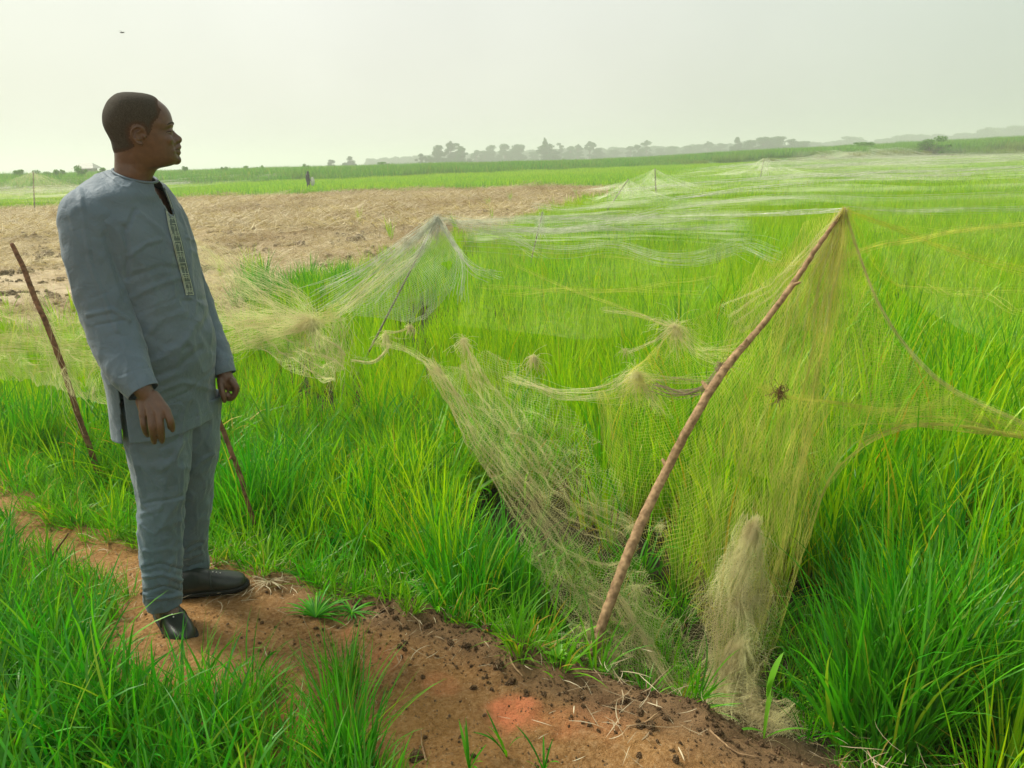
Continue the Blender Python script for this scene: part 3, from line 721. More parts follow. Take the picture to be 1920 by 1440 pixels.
# right hand, back of the hand towards the camera
def hand(palm, knuckles, tips, radii, thumb, curl):
    L_.limb([palm[0], palm[1]], [palm[2], palm[3]], 10, 16, flat=1)
hr = [(270, 734, 2.235), (283, 752, 2.222)]
kn = [(268, 779, 2.212), (282.5, 778, 2.204), (298, 776, 2.202), (312.5, 770, 2.208)]
mid = [(270, 797, 2.205), (285, 801, 2.194), (301, 800, 2.192), (319.5, 788, 2.200)]
dis = [(273.5, 810, 2.218), (287.5, 819, 2.204), (303.2, 818, 2.203), (322.5, 799, 2.208)]
tip = [(277, 816.5, 2.238), (289.5, 829.5, 2.224), (304, 827.5, 2.224), (323.5, 806.5, 2.220)]
fr = [.0100, .0108, .0112, .0104]
for i in range(4):
    root = S(270 + 6.5 * i, 742 + (-1 if i == 3 else 0), 2.232)
    # metacarpal
    L_.limb([root, S(*kn[i])], [.0150, .0125], 10, 14)
    L_.limb([S(*kn[i]), S(*mid[i]), S(*dis[i]), S(*tip[i])], [fr[i] * 1.10, fr[i] * 1.02, fr[i] * .92, fr[i] * .74], 6, 14)
L_.limb([S(270, 744, 2.245), S(300, 760, 2.238)], [.020, .016], 8, 14)
L_.limb([S(262, 752, 2.236), S(268, 772, 2.228)], [.013, .012], 8, 14)
L_.limb([S(292, 750, 2.240), S(312, 772, 2.256), S(318, 790, 2.268), S(319, 802, 2.270)], [.016, .0125, .0108, .008], 6, 14)   # thumb behind
L_.limb([RWR, S(282, 752, 2.236)], [.029, .022], 8, 16)
# left hand, loosely closed, thumb hanging
L_.limb([LWR, S(428, 714, 2.655)], [.026, .024], 8, 16)
L_.ball(S(431, 719, 2.66), (.024, .030, .030), (FWD, LAT, (0, 0, 1)))
L_.limb([S(414, 712, 2.64), S(415, 728, 2.622), S(419, 742, 2.615), S(421, 752, 2.615)], [.014, .0118, .0102, .0078], 6, 14)
for i, (dy_, dY) in enumerate([(0, 0), (1.5, .021), (3, .041), (4, .060)]):
    L_.limb([S(434 - i, 714 + dy_, 2.640 + dY), S(443.5 - i, 727 + dy_, 2.636 + dY), S(439.5 - i, 741 + dy_, 2.634 + dY), S(431 - i, 744 + dy_, 2.634 + dY), S(427 - i, 737 + dy_, 2.636 + dY)],
            [.0125, .0108, .0098, .0090, .0078], 6, 14)
raw = link_mesh('raw_body', np.vstack(L_.V), L_.F, None, link=True)
def remesh(o, vox, smooth_it=2, fac=.5):
    m = o.modifiers.new('r', 'REMESH'); m.mode = 'VOXEL'; m.voxel_size = vox; m.use_smooth_shade = True
    if smooth_it:
        s = o.modifiers.new('s', 'SMOOTH'); s.iterations = smooth_it; s.factor = fac
    dg = bpy.context.evaluated_depsgraph_get(); ev = o.evaluated_get(dg)
    me = bpy.data.meshes.new_from_object(ev, depsgraph=dg)
    o.modifiers.clear(); return me
bme = remesh(raw, .0030, 4, .5)
bpy.data.objects.remove(raw)
person = bpy.data.objects.new('person', bme); C.objects.link(person); bme.name = 'person'
bme.materials.clear(); bme.materials.append(SKIN)
bme.polygons.foreach_set('use_smooth', np.ones(len(bme.polygons), bool))
tag(person, 'man in a blue-grey tunic and trousers standing on the earth bund, seen in profile', 'person')

bv = np.empty(len(bme.vertices) * 3); bme.vertices.foreach_get('co', bv); bv = bv.reshape(-1, 3)
bn = np.empty(len(bme.vertices) * 3); bme.vertices.foreach_get('normal', bn); bn = bn.reshape(-1, 3)
# hair: cropped cap lifted off the scalp
rel = bv - H0
hl = rel @ HL; hx, hy = proj(bv - np.outer(hl, HL))
HAIRPX = np.array([(150, 120), (288, 120), (292, 176), (302, 188), (303, 205), (297, 222), (287, 232), (284, 246), (277, 258), (274, 262), (272.5, 244), (266, 236.5), (256, 234), (246, 237), (243.5, 246), (245, 258), (252, 268), (255, 274), (240, 283), (214, 288), (150, 292)])
inh = inside_poly(hx + 1.2 * np.sin(hy * 2.1), hy + 1.2 * np.sin(hx * 1.7), HAIRPX) & (hy < 300)
# over the top of the head the hairline runs across the forehead
inh &= ~((hx > 296 - 0 * np.abs(hl)) & (np.abs(hl) < .05) & (hy > 186))
pol = np.array([p.vertices[:] for p in bme.polygons if len(p.vertices) == 4])
hf = pol[inh[pol].all(1)]
used = np.unique(hf); mp = -np.ones(len(bv), int); mp[used] = np.arange(len(used))
edge_cnt = {}
hd = seg_dist(hx[used], hy[used], HAIRPX); hd = np.where(np.abs(hl[used]) < .062, np.minimum(hd, np.clip(297 - hx[used], 0, 99)), hd)
lift = .0005 + .0024 * smooth01(0, 9, hd)
hv = bv[used] + bn[used] * lift[:, None]
def hair_mat():
    m = simple_mat('cropped_hair', (.034, .031, .024), .85, .45, 520, .004, .2, col2=(.095, .082, .060)); t = m.node_tree
    p = [n for n in t.nodes if n.type == 'BSDF_PRINCIPLED'][0]; src = p.inputs['Base Color'].links[0].from_socket
    a = N(t, 'ShaderNodeAttribute'); a.attribute_name = 'fade'; x = N(t, 'ShaderNodeMix', data_type='RGBA'); x.inputs[6].default_value = (.085, .050, .032, 1)
    t.links.new(a.outputs['Fac'], x.inputs[0]); t.links.new(src, x.inputs[7]); t.links.new(x.outputs[2], p.inputs['Base Color']); return m
M_HAIR0 = hair_mat()
M_HAIR = simple_mat('cropped_black_hair', (.028, .024, .018), .85, .45, 420, .0035, .2, col2=(.075, .062, .045))
hair = link_mesh('hair', hv, mp[hf], M_HAIR0, person)
set_attr(hair, 'fade', smooth01(0, 11, hd + 3.0 * (fbm(hx[used] * .25, hy[used] * .25, 2))))
# eyes: white and dark iris peeking between the lids
def ball_mesh(c, r, seg=16):
    bm = bmesh.new(); bmesh.ops.create_uvsphere(bm, u_segments=seg, v_segments=seg, radius=r)
    v = np.array([q.co[:] for q in bm.verts]) + c; f = [[q.index for q in p.verts] for p in bm.faces]; bm.free(); return v, f
M_EYE = simple_mat('eye_white', (.22, .19, .15), .2, .05, 10); M_IRIS = simple_mat('dark_iris', (.012, .008, .006), .1, .1, 10)
for sd in (-1, 1):
    v, f = ball_mesh(hp(314.4, 247.6, sd * .030), .0112); eo = link_mesh('eye', v, f, M_EYE, person)
    v, f = ball_mesh(hp(317.6, 247.6, sd * .030), .0060); link_mesh('iris', v, f, M_IRIS, eo)
    g_ = Lump(); g_.limb([hp(325.2, 233.2, sd * .012), hp(323.6, 230.2, sd * .026), hp(316.5, 231.8, sd * .042), hp(307, 237, sd * .053)], [.0016, .0022, .0020, .001], 6, 8)
    link_mesh('eyebrow', np.vstack(g_.V), g_.F, M_HAIR, person)

bpy.context.view_layer.update()
from mathutils.bvhtree import BVHTree
sk = BVHTree.FromObject(person, bpy.context.evaluated_depsgraph_get())
def on_skin(x, y, lift=.0006):
    dr = unit(ray(x, y)); h = sk.ray_cast(Vector(CAMP), Vector(dr))
    return (np.array(h[0]) if h[0] is not None and h[3] < 4 else S(x, y, HY)) - dr * lift
g_ = Lump(); g_.limb([on_skin(311.5, 248.2), on_skin(315.5, 246.4), on_skin(320, 246.2), on_skin(323.5, 247.2)], [.0005, .0011, .0013, .0010], 6, 8)
g_.limb([on_skin(323.3, 247.0), hp(326.6, 245.6, -.022)], [.0008, .0004], 4, 6)
link_mesh('eyelashes', np.vstack(g_.V), g_.F, M_IRIS, person)
g_ = Lump(); g_.limb([on_skin(313.5, 249.0), on_skin(317, 248.6), on_skin(321.5, 249.2)], [.0004, .0013, .0006], 6, 8)
link_mesh('eye', np.vstack(g_.V), g_.F, M_EYE, person)
g_ = Lump(); g_.limb([on_skin(324.5, 281.2, .0002), on_skin(329, 280.0, .0002), on_skin(335.5, 280.2, .0)], [.0007, .0009, .0008], 6, 8)
link_mesh('mouth_line', np.vstack(g_.V), g_.F, simple_mat('dark_lip_crease', (.035, .016, .012), .6, .1), person)
# ---- cloth
def cloth_mat():
    m, t, out = mat_new('blue_grey_cloth'); L = t.links.new
    p = N(t, 'ShaderNodeBsdfPrincipled'); p.inputs['Roughness'].default_value = .62; p.inputs['Specular IOR Level'].default_value = .35
    p.inputs['Sheen Weight'].default_value = .25; p.inputs['Sheen Roughness'].default_value = .4
    geo = N(t, 'ShaderNodeNewGeometry')
    n = N(t, 'ShaderNodeTexNoise'); n.inputs['Scale'].default_value = 9; n.inputs['Detail'].default_value = 6; L(geo.outputs['Position'], n.inputs['Vector'])
    r = N(t, 'ShaderNodeValToRGB'); e = r.color_ramp.elements
    e[0].position, e[0].color = .3, (.098, .147, .186, 1); e[1].position, e[1].color = .72, (.126, .184, .230, 1)
    L(n.outputs[0], r.inputs[0])
    w = N(t, 'ShaderNodeTexNoise'); w.inputs['Scale'].default_value = 650; w.inputs['Detail'].default_value = 3; L(geo.outputs['Position'], w.inputs['Vector'])
    mx = N(t, 'ShaderNodeMix', data_type='RGBA', blend_type='MULTIPLY'); mx.inputs[0].default_value = .35
    L(r.outputs[0], mx.inputs[6]); L(w.outputs['Color'], mx.inputs[7])
    gm = N(t, 'ShaderNodeMix', data_type='RGBA'); gm.inputs[0].default_value = .65; L(r.outputs[0], gm.inputs[6]); L(mx.outputs[2], gm.inputs[7])
    L(gm.outputs[2], p.inputs['Base Color'])
    wr = N(t, 'ShaderNodeTexNoise'); wr.inputs['Scale'].default_value = 26; wr.inputs['Detail'].default_value = 6; wr.inputs['Roughness'].default_value = .6
    wr.inputs['Distortion'].default_value = .6
    L(geo.outputs['Position'], wr.inputs['Vector'])
    b1 = N(t, 'ShaderNodeBump'); b1.inputs['Distance'].default_value = .008; b1.inputs['Strength'].default_value = .75; L(wr.outputs[0], b1.inputs['Height'])
    vo = N(t, 'ShaderNodeTexVoronoi'); vo.feature = 'SMOOTH_F1'; vo.inputs['Scale'].default_value = 11; vo.inputs['Smoothness'].default_value = .35
    vm = N(t, 'ShaderNodeVectorMath', operation='MULTIPLY_ADD'); vm.inputs[1].default_value = (.16, .16, .16); L(n.outputs['Color'], vm.inputs[0]); L(geo.outputs['Position'], vm.inputs[2])
    L(vm.outputs[0], vo.inputs['Vector']); b3 = N(t, 'ShaderNodeBump'); b3.inputs['Distance'].default_value = .010; b3.inputs['Strength'].default_value = .55
    L(vo.outputs['Distance'], b3.inputs['Height']); L(b3.outputs[0], b1.inputs['Normal'])
    b2 = N(t, 'ShaderNodeBump'); b2.inputs['Distance'].default_value = .0008; b2.inputs['Strength'].default_value = .7
    L(w.outputs[0], b2.inputs['Height']); L(b1.outputs[0], b2.inputs['Normal']); L(b2.outputs[0], p.inputs['Normal'])
    L(p.outputs[0], out.inputs[0]); return m
M_CLOTH = cloth_mat()
def mnz(P, sc, seed=0.0):
    return np.array([mnoise.noise(Vector((p[0] * sc[0] + seed, p[1] * sc[1] - seed, p[2] * sc[2] + 2 * seed))) for p in P])
def garment(name, rings, nt_, nring, parent, creases=(), fold=(.006, (9, 9, 4)), fine=(.0022, 30), cut=None, solid=.0025, closed_top=False, pinch=None):
    """rings: rows of centre(3), axisA(3), axisB(3), a, b_front, b_back; creases: pixel polylines with width px and depth m (negative = groove)"""
    Rg = cr_interp(rings, nring)
    th = np.linspace(0, 2 * np.pi, nt_, endpoint=False); V = np.zeros((nring, nt_, 3)); 
    for i, r in enumerate(Rg):
        c, A, B = r[:3], unit(r[3:6]), unit(r[6:9]); a, bf, bb_ = r[9:12]
        co, si = np.cos(th), np.sin(th)
        V[i] = c + np.outer(co * a, A) + np.outer(np.where(si > 0, si * bf, si * bb_), B)
    V = V.reshape(-1, 3)
    k = np.arange(nt_)
    F = np.concatenate([np.stack([i * nt_ + k, i * nt_ + (k + 1) % nt_, (i + 1) * nt_ + (k + 1) % nt_, (i + 1) * nt_ + k], 1) for i in range(nring - 1)])
    G = V.reshape(nring, nt_, 3)
    du = np.roll(G, -1, 1) - np.roll(G, 1, 1); dv = np.gradient(G, axis=0)
    Nn = np.cross(du, dv); Nn /= np.linalg.norm(Nn, axis=2)[..., None] + 1e-9
    cen = G.mean(1, keepdims=True); sg = np.sign(((G - cen) * Nn).sum(2).mean()); Nn = (Nn * sg).reshape(-1, 3)
    seed = (sum(map(ord, name)) + len(C.objects)) % 37 * 1.7
    d = fold[0] * mnz(V, fold[1], seed) + fine[0] * mnz(V, (fine[1],) * 3, seed + 5)
    # soft ridged noise reads as drag lines in the cloth
    rn = 1 - np.abs(mnz(V, tuple(q * 2.1 for q in fold[1]), seed + 11)) * 2.2
    d = d + fold[0] * .55 * np.clip(rn, 0, 1) ** 3
    if creases:
        px, py = proj(V); facing = ((CAMP - V) * Nn).sum(1) > 0
        for line, wpx, dep in creases:
            q = seg_dist(px, py, np.array(line, float), closed=False)
            d = d + np.where(facing, dep * (np.exp(-(q / wpx) ** 2) - .35 * np.exp(-(q / (2.6 * wpx)) ** 2)), 0)
    V = V + Nn * d[:, None]
    if pinch is not None: V = pinch(V, Nn)
    if cut is not None:
        px, py = proj(V); facing = ((CAMP - V) * Nn).sum(1) > 0
        c_ = np.zeros(len(V), bool)
        for poly in cut: c_ |= inside_poly(px, py, np.array(poly, float)) & facing
        F = F[~c_[F].any(1)]
    o = link_mesh(name, V, F, M_CLOTH, parent)
    s = o.modifiers.new('thick', 'SOLIDIFY'); s.thickness = solid; s.offset = -1
    return o
def ring(px, py, Y, a, bf, bb_, A=LAT, B=FWD, tilt=0.0):
    c = S(px, py, Y); u = np.array([0, 0, 1.0])
    B2 = unit(B * math.cos(tilt) + u * math.sin(tilt))
    return np.concatenate([c, A, B2, [a, bf, bb_]])
T_ = [ring(255, 330, 2.52, .064, .060, .068, tilt=-.36), ring(252, 338, 2.52, .095, .074, .084, tilt=-.36), ring(246, 352, 2.52, .148, .092, .114, tilt=-.26),
      ring(243, 378, 2.53, .190, .112, .130, tilt=-.12), ring(252, 420, 2.535, .205, .132, .130, tilt=-.04), ring(262, 470, 2.54, .205, .145, .130),
      ring(273, 530, 2.545, .198, .155, .125), ring(282, 590, 2.55, .198, .172, .128), ring(291, 640, 2.55, .200, .176, .132),
      ring(301, 700, 2.555, .205, .160, .135), ring(308, 745, 2.56, .210, .142, .138), ring(315, 792, 2.56, .214, .136, .140)]
CT = [([(232, 425), (240, 470), (236, 520)], 5, -.010), ([(252, 395), (238, 430)], 4, -.008), ([(262, 400), (300, 430), (330, 470)], 5, .006), ([(240, 480), (275, 455), (300, 450)], 5, .006),
      ([(240, 560), (290, 535), (340, 520)], 6, .006), ([(242, 520), (300, 500), (350, 505)], 6, -.006), ([(262, 690), (300, 670), (345, 640), (370, 600)], 8, .009), ([(285, 705), (330, 690), (375, 655)], 7, -.010),
      ([(290, 735), (340, 715), (398, 730)], 6, .008), ([(300, 755), (350, 735), (400, 690)], 4, -.005), ([(262, 640), (300, 600), (345, 585)], 7, .005), ([(395, 580), (380, 620), (395, 655)], 6, -.008),
      ([(270, 820), (320, 800), (380, 775), (407, 762)], 1.6, -.0028), ([(352, 555), (385, 575)], 4, .006), ([(360, 470), (385, 490)], 5, .006), ([(350, 445), (382, 460)], 3, .006), ([(340, 565), (385, 560)], 4, -.005),
      ([(195, 322), (215, 338), (226, 350)], 2, -.0025), ([(250, 612), (300, 640), (350, 650)], 7, -.004), ([(250, 590), (290, 575), (330, 560)], 3, -.003)]
tunic = garment('tunic', np.array(T_), 220, 230, person, [(c_, w_, d_ * .75) for c_, w_, d_ in CT], (.010, (5, 5, 2.0)), (.0014, 20),
                cut=[[(287, 340), (303, 340), (306, 352), (322, 392), (325, 404), (318, 400), (304, 376), (292, 358)], [(224, 728), (229, 728), (243, 850), (231, 850)]])
def arm_rings(rows, A0=None):
    out = []
    P = np.array([S(*r[:3]) for r in rows]); T = np.gradient(P, axis=0)
    for r, p, t in zip(rows, P, T):
        t = unit(t); vw = unit(p - CAMP); a = unit(np.cross(t, vw)); b = unit(np.cross(a, t))
        if b @ vw < 0: b = -b
        out.append(np.concatenate([p, a, b, [r[3], r[4], r[4]]]))
    return np.array(out)
# near sleeve (his right)
RS = arm_rings([(210, 376, 2.50, .030, .030), (192, 384, 2.44, .060, .050), (175, 404, 2.395, .089, .074), (174, 460, 2.37, .082, .074), (183, 520, 2.355, .077, .072), (198, 575, 2.345, .076, .070),
                (213, 620, 2.33, .073, .064), (230, 665, 2.30, .067, .057), (246, 700, 2.265, .058, .050), (261, 724, 2.245, .0475, .041), (268, 735, 2.238, .044, .039)])
CS = [([(150, 350), (158, 420), (170, 500), (195, 560), (220, 620)], 4, .006), ([(195, 440), (215, 500), (233, 560)], 5, -.005), ([(165, 590), (210, 580), (240, 600)], 4, .006), ([(170, 560), (200, 548)], 3, -.004),
      ([(180, 610), (235, 600)], 3, -.004), ([(222, 705), (262, 692), (281, 690)], 1.5, -.003), ([(185, 350), (205, 385), (222, 425), (230, 460)], 4, -.008), ([(210, 365), (225, 400), (235, 435)], 4, .007), ([(222, 640), (245, 690), (262, 735)], 1.6, .003)]
garment('sleeve', RS, 120, 150, person, CS, (.006, (7, 7, 3)), (.0022, 30), solid=.0025)
LS_ = arm_rings([(288, 392, 2.60, .020, .02), (308, 396, 2.65, .046, .042), (322, 424, 2.69, .054, .052), (334, 465, 2.72, .058, .058), (350, 520, 2.745, .055, .056), (371, 575, 2.755, .052, .053), (391, 622, 2.74, .048, .049), (406, 660, 2.70, .045, .045), (416, 690, 2.672, .040, .038), (420, 702, 2.665, .038, .036)])
garment('sleeve', LS_, 90, 110, person, [([(398, 640), (420, 660)], 4, -.004)], (.006, (9, 9, 5)), (.002, 30))
# trousers: two legs meeting under the tunic
def leg_rings(rows):
    out = []
    for px, py, Y, a, b in rows: out.append(np.concatenate([S(px, py, Y), (1, 0, 0), (0, 1, 0), [a, b, b]]))
    return np.array(out)
# (rows: centre pixel, depth, half width in x, half depth)
RL = leg_rings([(292, 745, 2.49, .110, .120), (295, 800, 2.49, .106, .112), (300, 850, 2.485, .098, .100), (303, 905, 2.48, .083, .086), (303, 960, 2.475, .073, .078), (303, 1010, 2.48, .067, .074), (304, 1060, 2.485, .063, .071), (305, 1088, 2.49, .061, .071), (306, 1108, 2.495, .063, .072), (308, 1131, 2.495, .061, .068)])
CL_ = [([(270, 945), (305, 938), (338, 930)], 3, -.007), ([(265, 965), (300, 952)], 5, .006), ([(342, 870), (338, 960), (336, 1060)], 2.5, .006), ([(285, 870), (288, 980), (290, 1050)], 1.5, .0025), ([(272, 1062), (300, 1056), (336, 1066)], 3, -.008), ([(272, 1080), (305, 1075), (338, 1088)], 4, .009),
       ([(275, 1108), (310, 1098), (338, 1108)], 3, -.009), ([(280, 1122), (312, 1120), (336, 1116)], 4, .009), ([(300, 880), (325, 860), (342, 830)], 5, .006), ([(250, 840), (262, 900), (268, 930)], 4, .007), ([(300, 840), (330, 825), (345, 805)], 4, -.005)]
LLr = leg_rings([(352, 745, 2.64, .110, .120), (356, 800, 2.645, .100, .108), (360, 850, 2.655, .092, .096), (358, 905, 2.67, .079, .084), (356, 960, 2.70, .071, .076), (355, 1010, 2.73, .066, .071), (355, 1042, 2.765, .064, .068), (356, 1060, 2.785, .067, .070), (356, 1074, 2.79, .063, .066)])
CLL = [([(362, 880), (380, 860), (400, 850)], 4, .006), ([(345, 1030), (378, 1016)], 3, -.008), ([(345, 1045), (378, 1036)], 4, .008), ([(368, 930), (369, 1000)], 1.6, .003), ([(350, 1062), (378, 1054)], 3, -.007)]
Tro = garment('trousers', RL, 120, 170, person, CL_, (.009, (10, 10, 5)), (.003, 28))
tr2 = garment('trouser_leg', LLr, 120, 150, Tro, CLL, (.008, (10, 10, 5)), (.003, 28))

# placket with embroidered key pattern, laid on the tunic by casting onto its surface
from mathutils.bvhtree import BVHTree
dg = bpy.context.evaluated_depsgraph_get()
bpy.context.view_layer.update()
tv = BVHTree.FromObject(tunic, dg)
PL = cr_interp([(303.5, 352, 5.0), (312, 376, 7.0), (319, 400, 8.0), (324, 425, 8.6), (331, 450, 9.0), (338, 480, 8.6), (346, 512, 8.2), (352, 535, 8.2), (356, 553, 8.2)], 90)
def on_tunic(s, t, lift=.002):
    """s 0..1 along, t -1..1 across"""
    i = s * 89; a = int(min(i, 88)); f = i - a; q = PL[a] * (1 - f) + PL[a + 1] * f
    d_ = PL[min(a + 1, 89)] - PL[a]; nx_, ny_ = -d_[1], d_[0]; l = math.hypot(nx_, ny_)
    x = q[0] + (-nx_ / l) * t * q[2]; y = q[1] + (-ny_ / l) * t * q[2] * .15
    dr = unit(ray(x, y)); h = tv.ray_cast(Vector(CAMP), Vector(dr))
    if h[0] is None: return CAMP + dr * 2.75
    n = np.array(h[1]); n = n if n @ dr < 0 else -n
    return np.array(h[0]) - dr * lift * .6 + n * lift * .4
ns, ntt = 120, 7
V = [on_tunic(i / (ns - 1), -1 + 2 * j / (ntt - 1), .0028) for i in range(ns) for j in range(ntt)]
V = np.array(V).reshape(ns, ntt, 3)
for it in range(3): V[1:-1] = V[1:-1] * .5 + (V[:-2] + V[2:]) * .25
V = V.reshape(-1, 3)
F = [(i * ntt + j, i * ntt + j + 1, (i + 1) * ntt + j + 1, (i + 1) * ntt + j) for i in range(ns - 1) for j in range(ntt - 1)]
M_PLK = simple_mat('placket_cloth', (.085, .115, .105), .7, .2, 300, .0006)
M_THR = simple_mat('pale_thread', (.42, .50, .40), .6, .2, 500, .0005, .4)
plk = link_mesh('placket', V, F, M_PLK, tunic); sm = plk.modifiers.new('t', 'SOLIDIFY'); sm.thickness = .0015; sm.offset = 0
g_ = Lump()
Vg = V.reshape(ns, ntt, 3)
def pk(s, t):
    i = min(s, .9999) * (ns - 1); j = (t + 1) / 2 * (ntt - 1); a, b = int(i), min(int(j), ntt - 2); fi, fj = i - a, j - b
    p = (Vg[a, b] * (1 - fi) + Vg[min(a + 1, ns - 1), b] * fi) * (1 - fj) + (Vg[a, b + 1] * (1 - fi) + Vg[min(a + 1, ns - 1), b + 1] * fi) * fj
    return p - unit(p - CAMP) * .0016
def thread(path, r=.0009): 
    pts = [pk(*q) for q in path]
    g_.limb(pts, [r] * len(pts), 3, 6)
for t_ in (-.9, -.66, .82): thread([(s, t_) for s in np.linspace(0.03, 1, 40)], .0010)
thread([(.995, -.9), (.995, 0), (.995, .82)], .0010)
for k in range(11):
    s0 = .10 + k * .082
    thread([(s0, -.66), (s0, .0), (s0, .82)], .0008)
    if k % 2 == 0:
        thread([(s0 + .018, -.5), (s0 + .018, .05), (s0 + .018, .6)], .0007); thread([(s0 + .034, -.5), (s0 + .034, .1), (s0 + .034, .6)], .0007)
        thread([(s0 + .018, -.5), (s0 + .026, -.5), (s0 + .052, -.5)], .0007); thread([(s0 + .018, .6), (s0 + .026, .6), (s0 + .052, .6)], .0007)
        thread([(s0, .1), (s0 + .025, .1), (s0 + .052, .1)], .0007)
    else:
        thread([(s0 + .022, -.45), (s0 + .022, .0), (s0 + .022, .4)], .0008); thread([(s0 + .022, .15), (s0 + .045, .15), (s0 + .078, .15)], .0008)
        thread([(s0 + .022, .4), (s0 + .03, .4), (s0 + .045, .4)], .0007)
link_mesh('embroidery', np.vstack(g_.V), g_.F, M_THR, plk)
# collar binding round the neck opening
g_ = Lump(); Rg = cr_interp(T_, 230)
pts = []
for k in range(0, 61):
    a = 2 * math.pi * k / 60; c, A, B = Rg[0][:3], unit(Rg[0][3:6]), unit(Rg[0][6:9])
    pts.append(c + A * math.cos(a) * .0645 + B * math.sin(a) * (.0605 if math.sin(a) > 0 else .0685))
g_.limb(pts, [.0042] * 61, 2, 8)
link_mesh('collar', np.vstack(g_.V), g_.F, M_CLOTH, tunic)

# ---- shoes
M_SHOE = simple_mat('black_green_leather', (.018, .024, .018), .38, .25, 40, .0012, .5)
M_SOLE = simple_mat('dark_sole', (.010, .011, .009), .7, .2, 40)
M_STUD = simple_mat('pale_metal_stud', (.65, .63, .58), .3, .05, 40)
def shoe(heel, toe, zg, lift_side=0.0):
    heel, toe = np.array([heel[0], heel[1], zg]), np.array([toe[0], toe[1], zg]); ax = unit(toe - heel); Ln = np.linalg.norm(toe - heel)
    lat = unit(np.cross(ax, (0, 0, 1))); up = np.array([0, 0, 1.0])
    prof = [(0.0, .020, .030), (.03, .031, .066), (.12, .038, .082), (.25, .040, .088), (.38, .041, .083), (.5, .044, .070), (.62, .049, .060), (.75, .050, .050), (.87, .045, .041), (.95, .033, .032), (.99, .018, .022), (1.0, .006, .014)]
    Pp = cr_interp(prof, 48); nr = 28; V = []
    for s, w, h in Pp:
        for k in range(nr):
            a = 2 * math.pi * k / nr; c_, s_ = math.cos(a), math.sin(a)
            z = (h * abs(s_) ** .8 if s_ > 0 else -.002)
            wx = w * np.sign(c_) * abs(c_) ** .75
            if s_ > 0 and .0 <= s < .33: wx *= 1 - .25 * s_
            if s_ > 0 and .5 < s < .97 and abs(w) > 0: z += .0035 * math.exp(-((abs(wx) / w - .62) / .12) ** 2) * math.sin(min(1, (s - .5) / .1) * math.pi / 2)   # moccasin seam
            V.append(heel + ax * s * Ln + lat * wx + up * (z + .014))
    F = [(i * nr + k, i * nr + (k + 1) % nr, (i + 1) * nr + (k + 1) % nr, (i + 1) * nr + k) for i in range(len(Pp) - 1) for k in range(nr)]
    F += [tuple(range(nr))[::-1], tuple(range((len(Pp) - 1) * nr, len(Pp) * nr))]
    so = link_mesh('shoe', V, F, M_SHOE, person)
    V = []
    n2 = 60; F = []
    for lev, zz, gr in ((0, -.001, .0), (1, .008, .002), (2, .0155, .001)):
        for k in range(n2):
            a = 2 * math.pi * k / n2; s = .5 + .5 * math.cos(a); w = np.interp(s, Pp[:, 0], Pp[:, 1]) + .003 + gr
            s2 = -.012 / Ln + s * (1 + .024 / Ln)
            V.append(heel + ax * s2 * Ln + lat * w * np.sign(math.sin(a)) * min(1, abs(math.sin(a)) * 2.2) + up * zz)
    for l in range(2): F += [(l * n2 + k, l * n2 + (k + 1) % n2, (l + 1) * n2 + (k + 1) % n2, (l + 1) * n2 + k) for k in range(n2)]
    F += [tuple(range(n2))[::-1], tuple(range(2 * n2, 3 * n2))]
    link_mesh('sole', V, F, M_SOLE, so)
    # strap across the instep with studs
    g2 = Lump()
    pts = [heel + ax * Ln * (.50 + .02 * math.cos(b_)) + lat * .0475 * math.cos(b_) + up * (.016 + .066 * max(0, math.sin(b_)) ** .8) for b_ in np.linspace(.15, math.pi - .15, 16)]
    g2.limb(pts, [.0042] * 16, 2, 8, flat=1.0); link_mesh('strap', np.vstack(g2.V), g2.F, M_SHOE, so)
    for q in (-1, 0, 1):
        p_ = heel + ax * Ln * (.60 + .05 * q) + lat * .008 + up * (.0775 - .0045 * q)
        v, f = ball_mesh(p_, .0028, 8); link_mesh('stud', v, f, M_STUD, so)
    return so
GZ = float(ground_z(np.array([-1.2]), np.array([2.5]))[0])
h_ = at_z(306, 1150, GZ + .03); t_ = at_z(352, 1212, GZ)
shoe((h_[0] - .025, h_[1] + .05), (t_[0], t_[1]), GZ + .002)
h_ = at_z(345, 1108, GZ + .02); t_ = at_z(463, 1098, GZ)
shoe((h_[0] - .03, h_[1] + .0), (t_[0], t_[1]), GZ + .004)
print('MAN', H0, SC, S(240, 820, 2.38), S(410, 772, 2.7), 'ankles', RA, LA, 'gz', GZ)
# ------------------------------------------------------------------ poles and sticks
M_BARK = simple_mat('peeled_branch', (.25, .15, .075), .8, .4, 45, .004, .2, col2=(.44, .29, .15))
M_BARK2 = simple_mat('dark_stick', (.13, .065, .035), .85, .4, 40, .003, .2, col2=(.26, .13, .07))
def stick(name, pts, radii, mat, label, cat, group=None, knots=(), wob=.004, seed=0, nseg=14):
    g = Lump(); pts = np.array(pts, float); r_ = np.random.default_rng(seed)
    P = cr_interp(np.column_stack([pts, radii]), max(8, nseg * (len(pts) - 1)))
    P[1:-1, :3] += r_.normal(0, wob, (len(P) - 2, 3)) * .22
    g.limb(P[:, :3], P[:, 3], 2, 12)
    for s, rr in knots:
        i = int(s * (len(P) - 1)); t = unit(P[min(i + 1, len(P) - 1), :3] - P[i - 1, :3]); sd = unit(np.cross(t, r_.normal(0, 1, 3)))
        g.limb([P[i, :3], P[i, :3] + (sd * 1.6 + t * .9) * P[i, 3] * rr], [P[i, 3] * .8, P[i, 3] * .4], 5, 8)
    V = np.vstack(g.V); base = V[V[:, 2].argmin()].copy()
    o = link_mesh(name, V, g.F, mat); tag(o, label, cat, group); return o
def SP(lst): return [S(*q) for q in lst]
PB = at_z(1125, 1190, -.10)
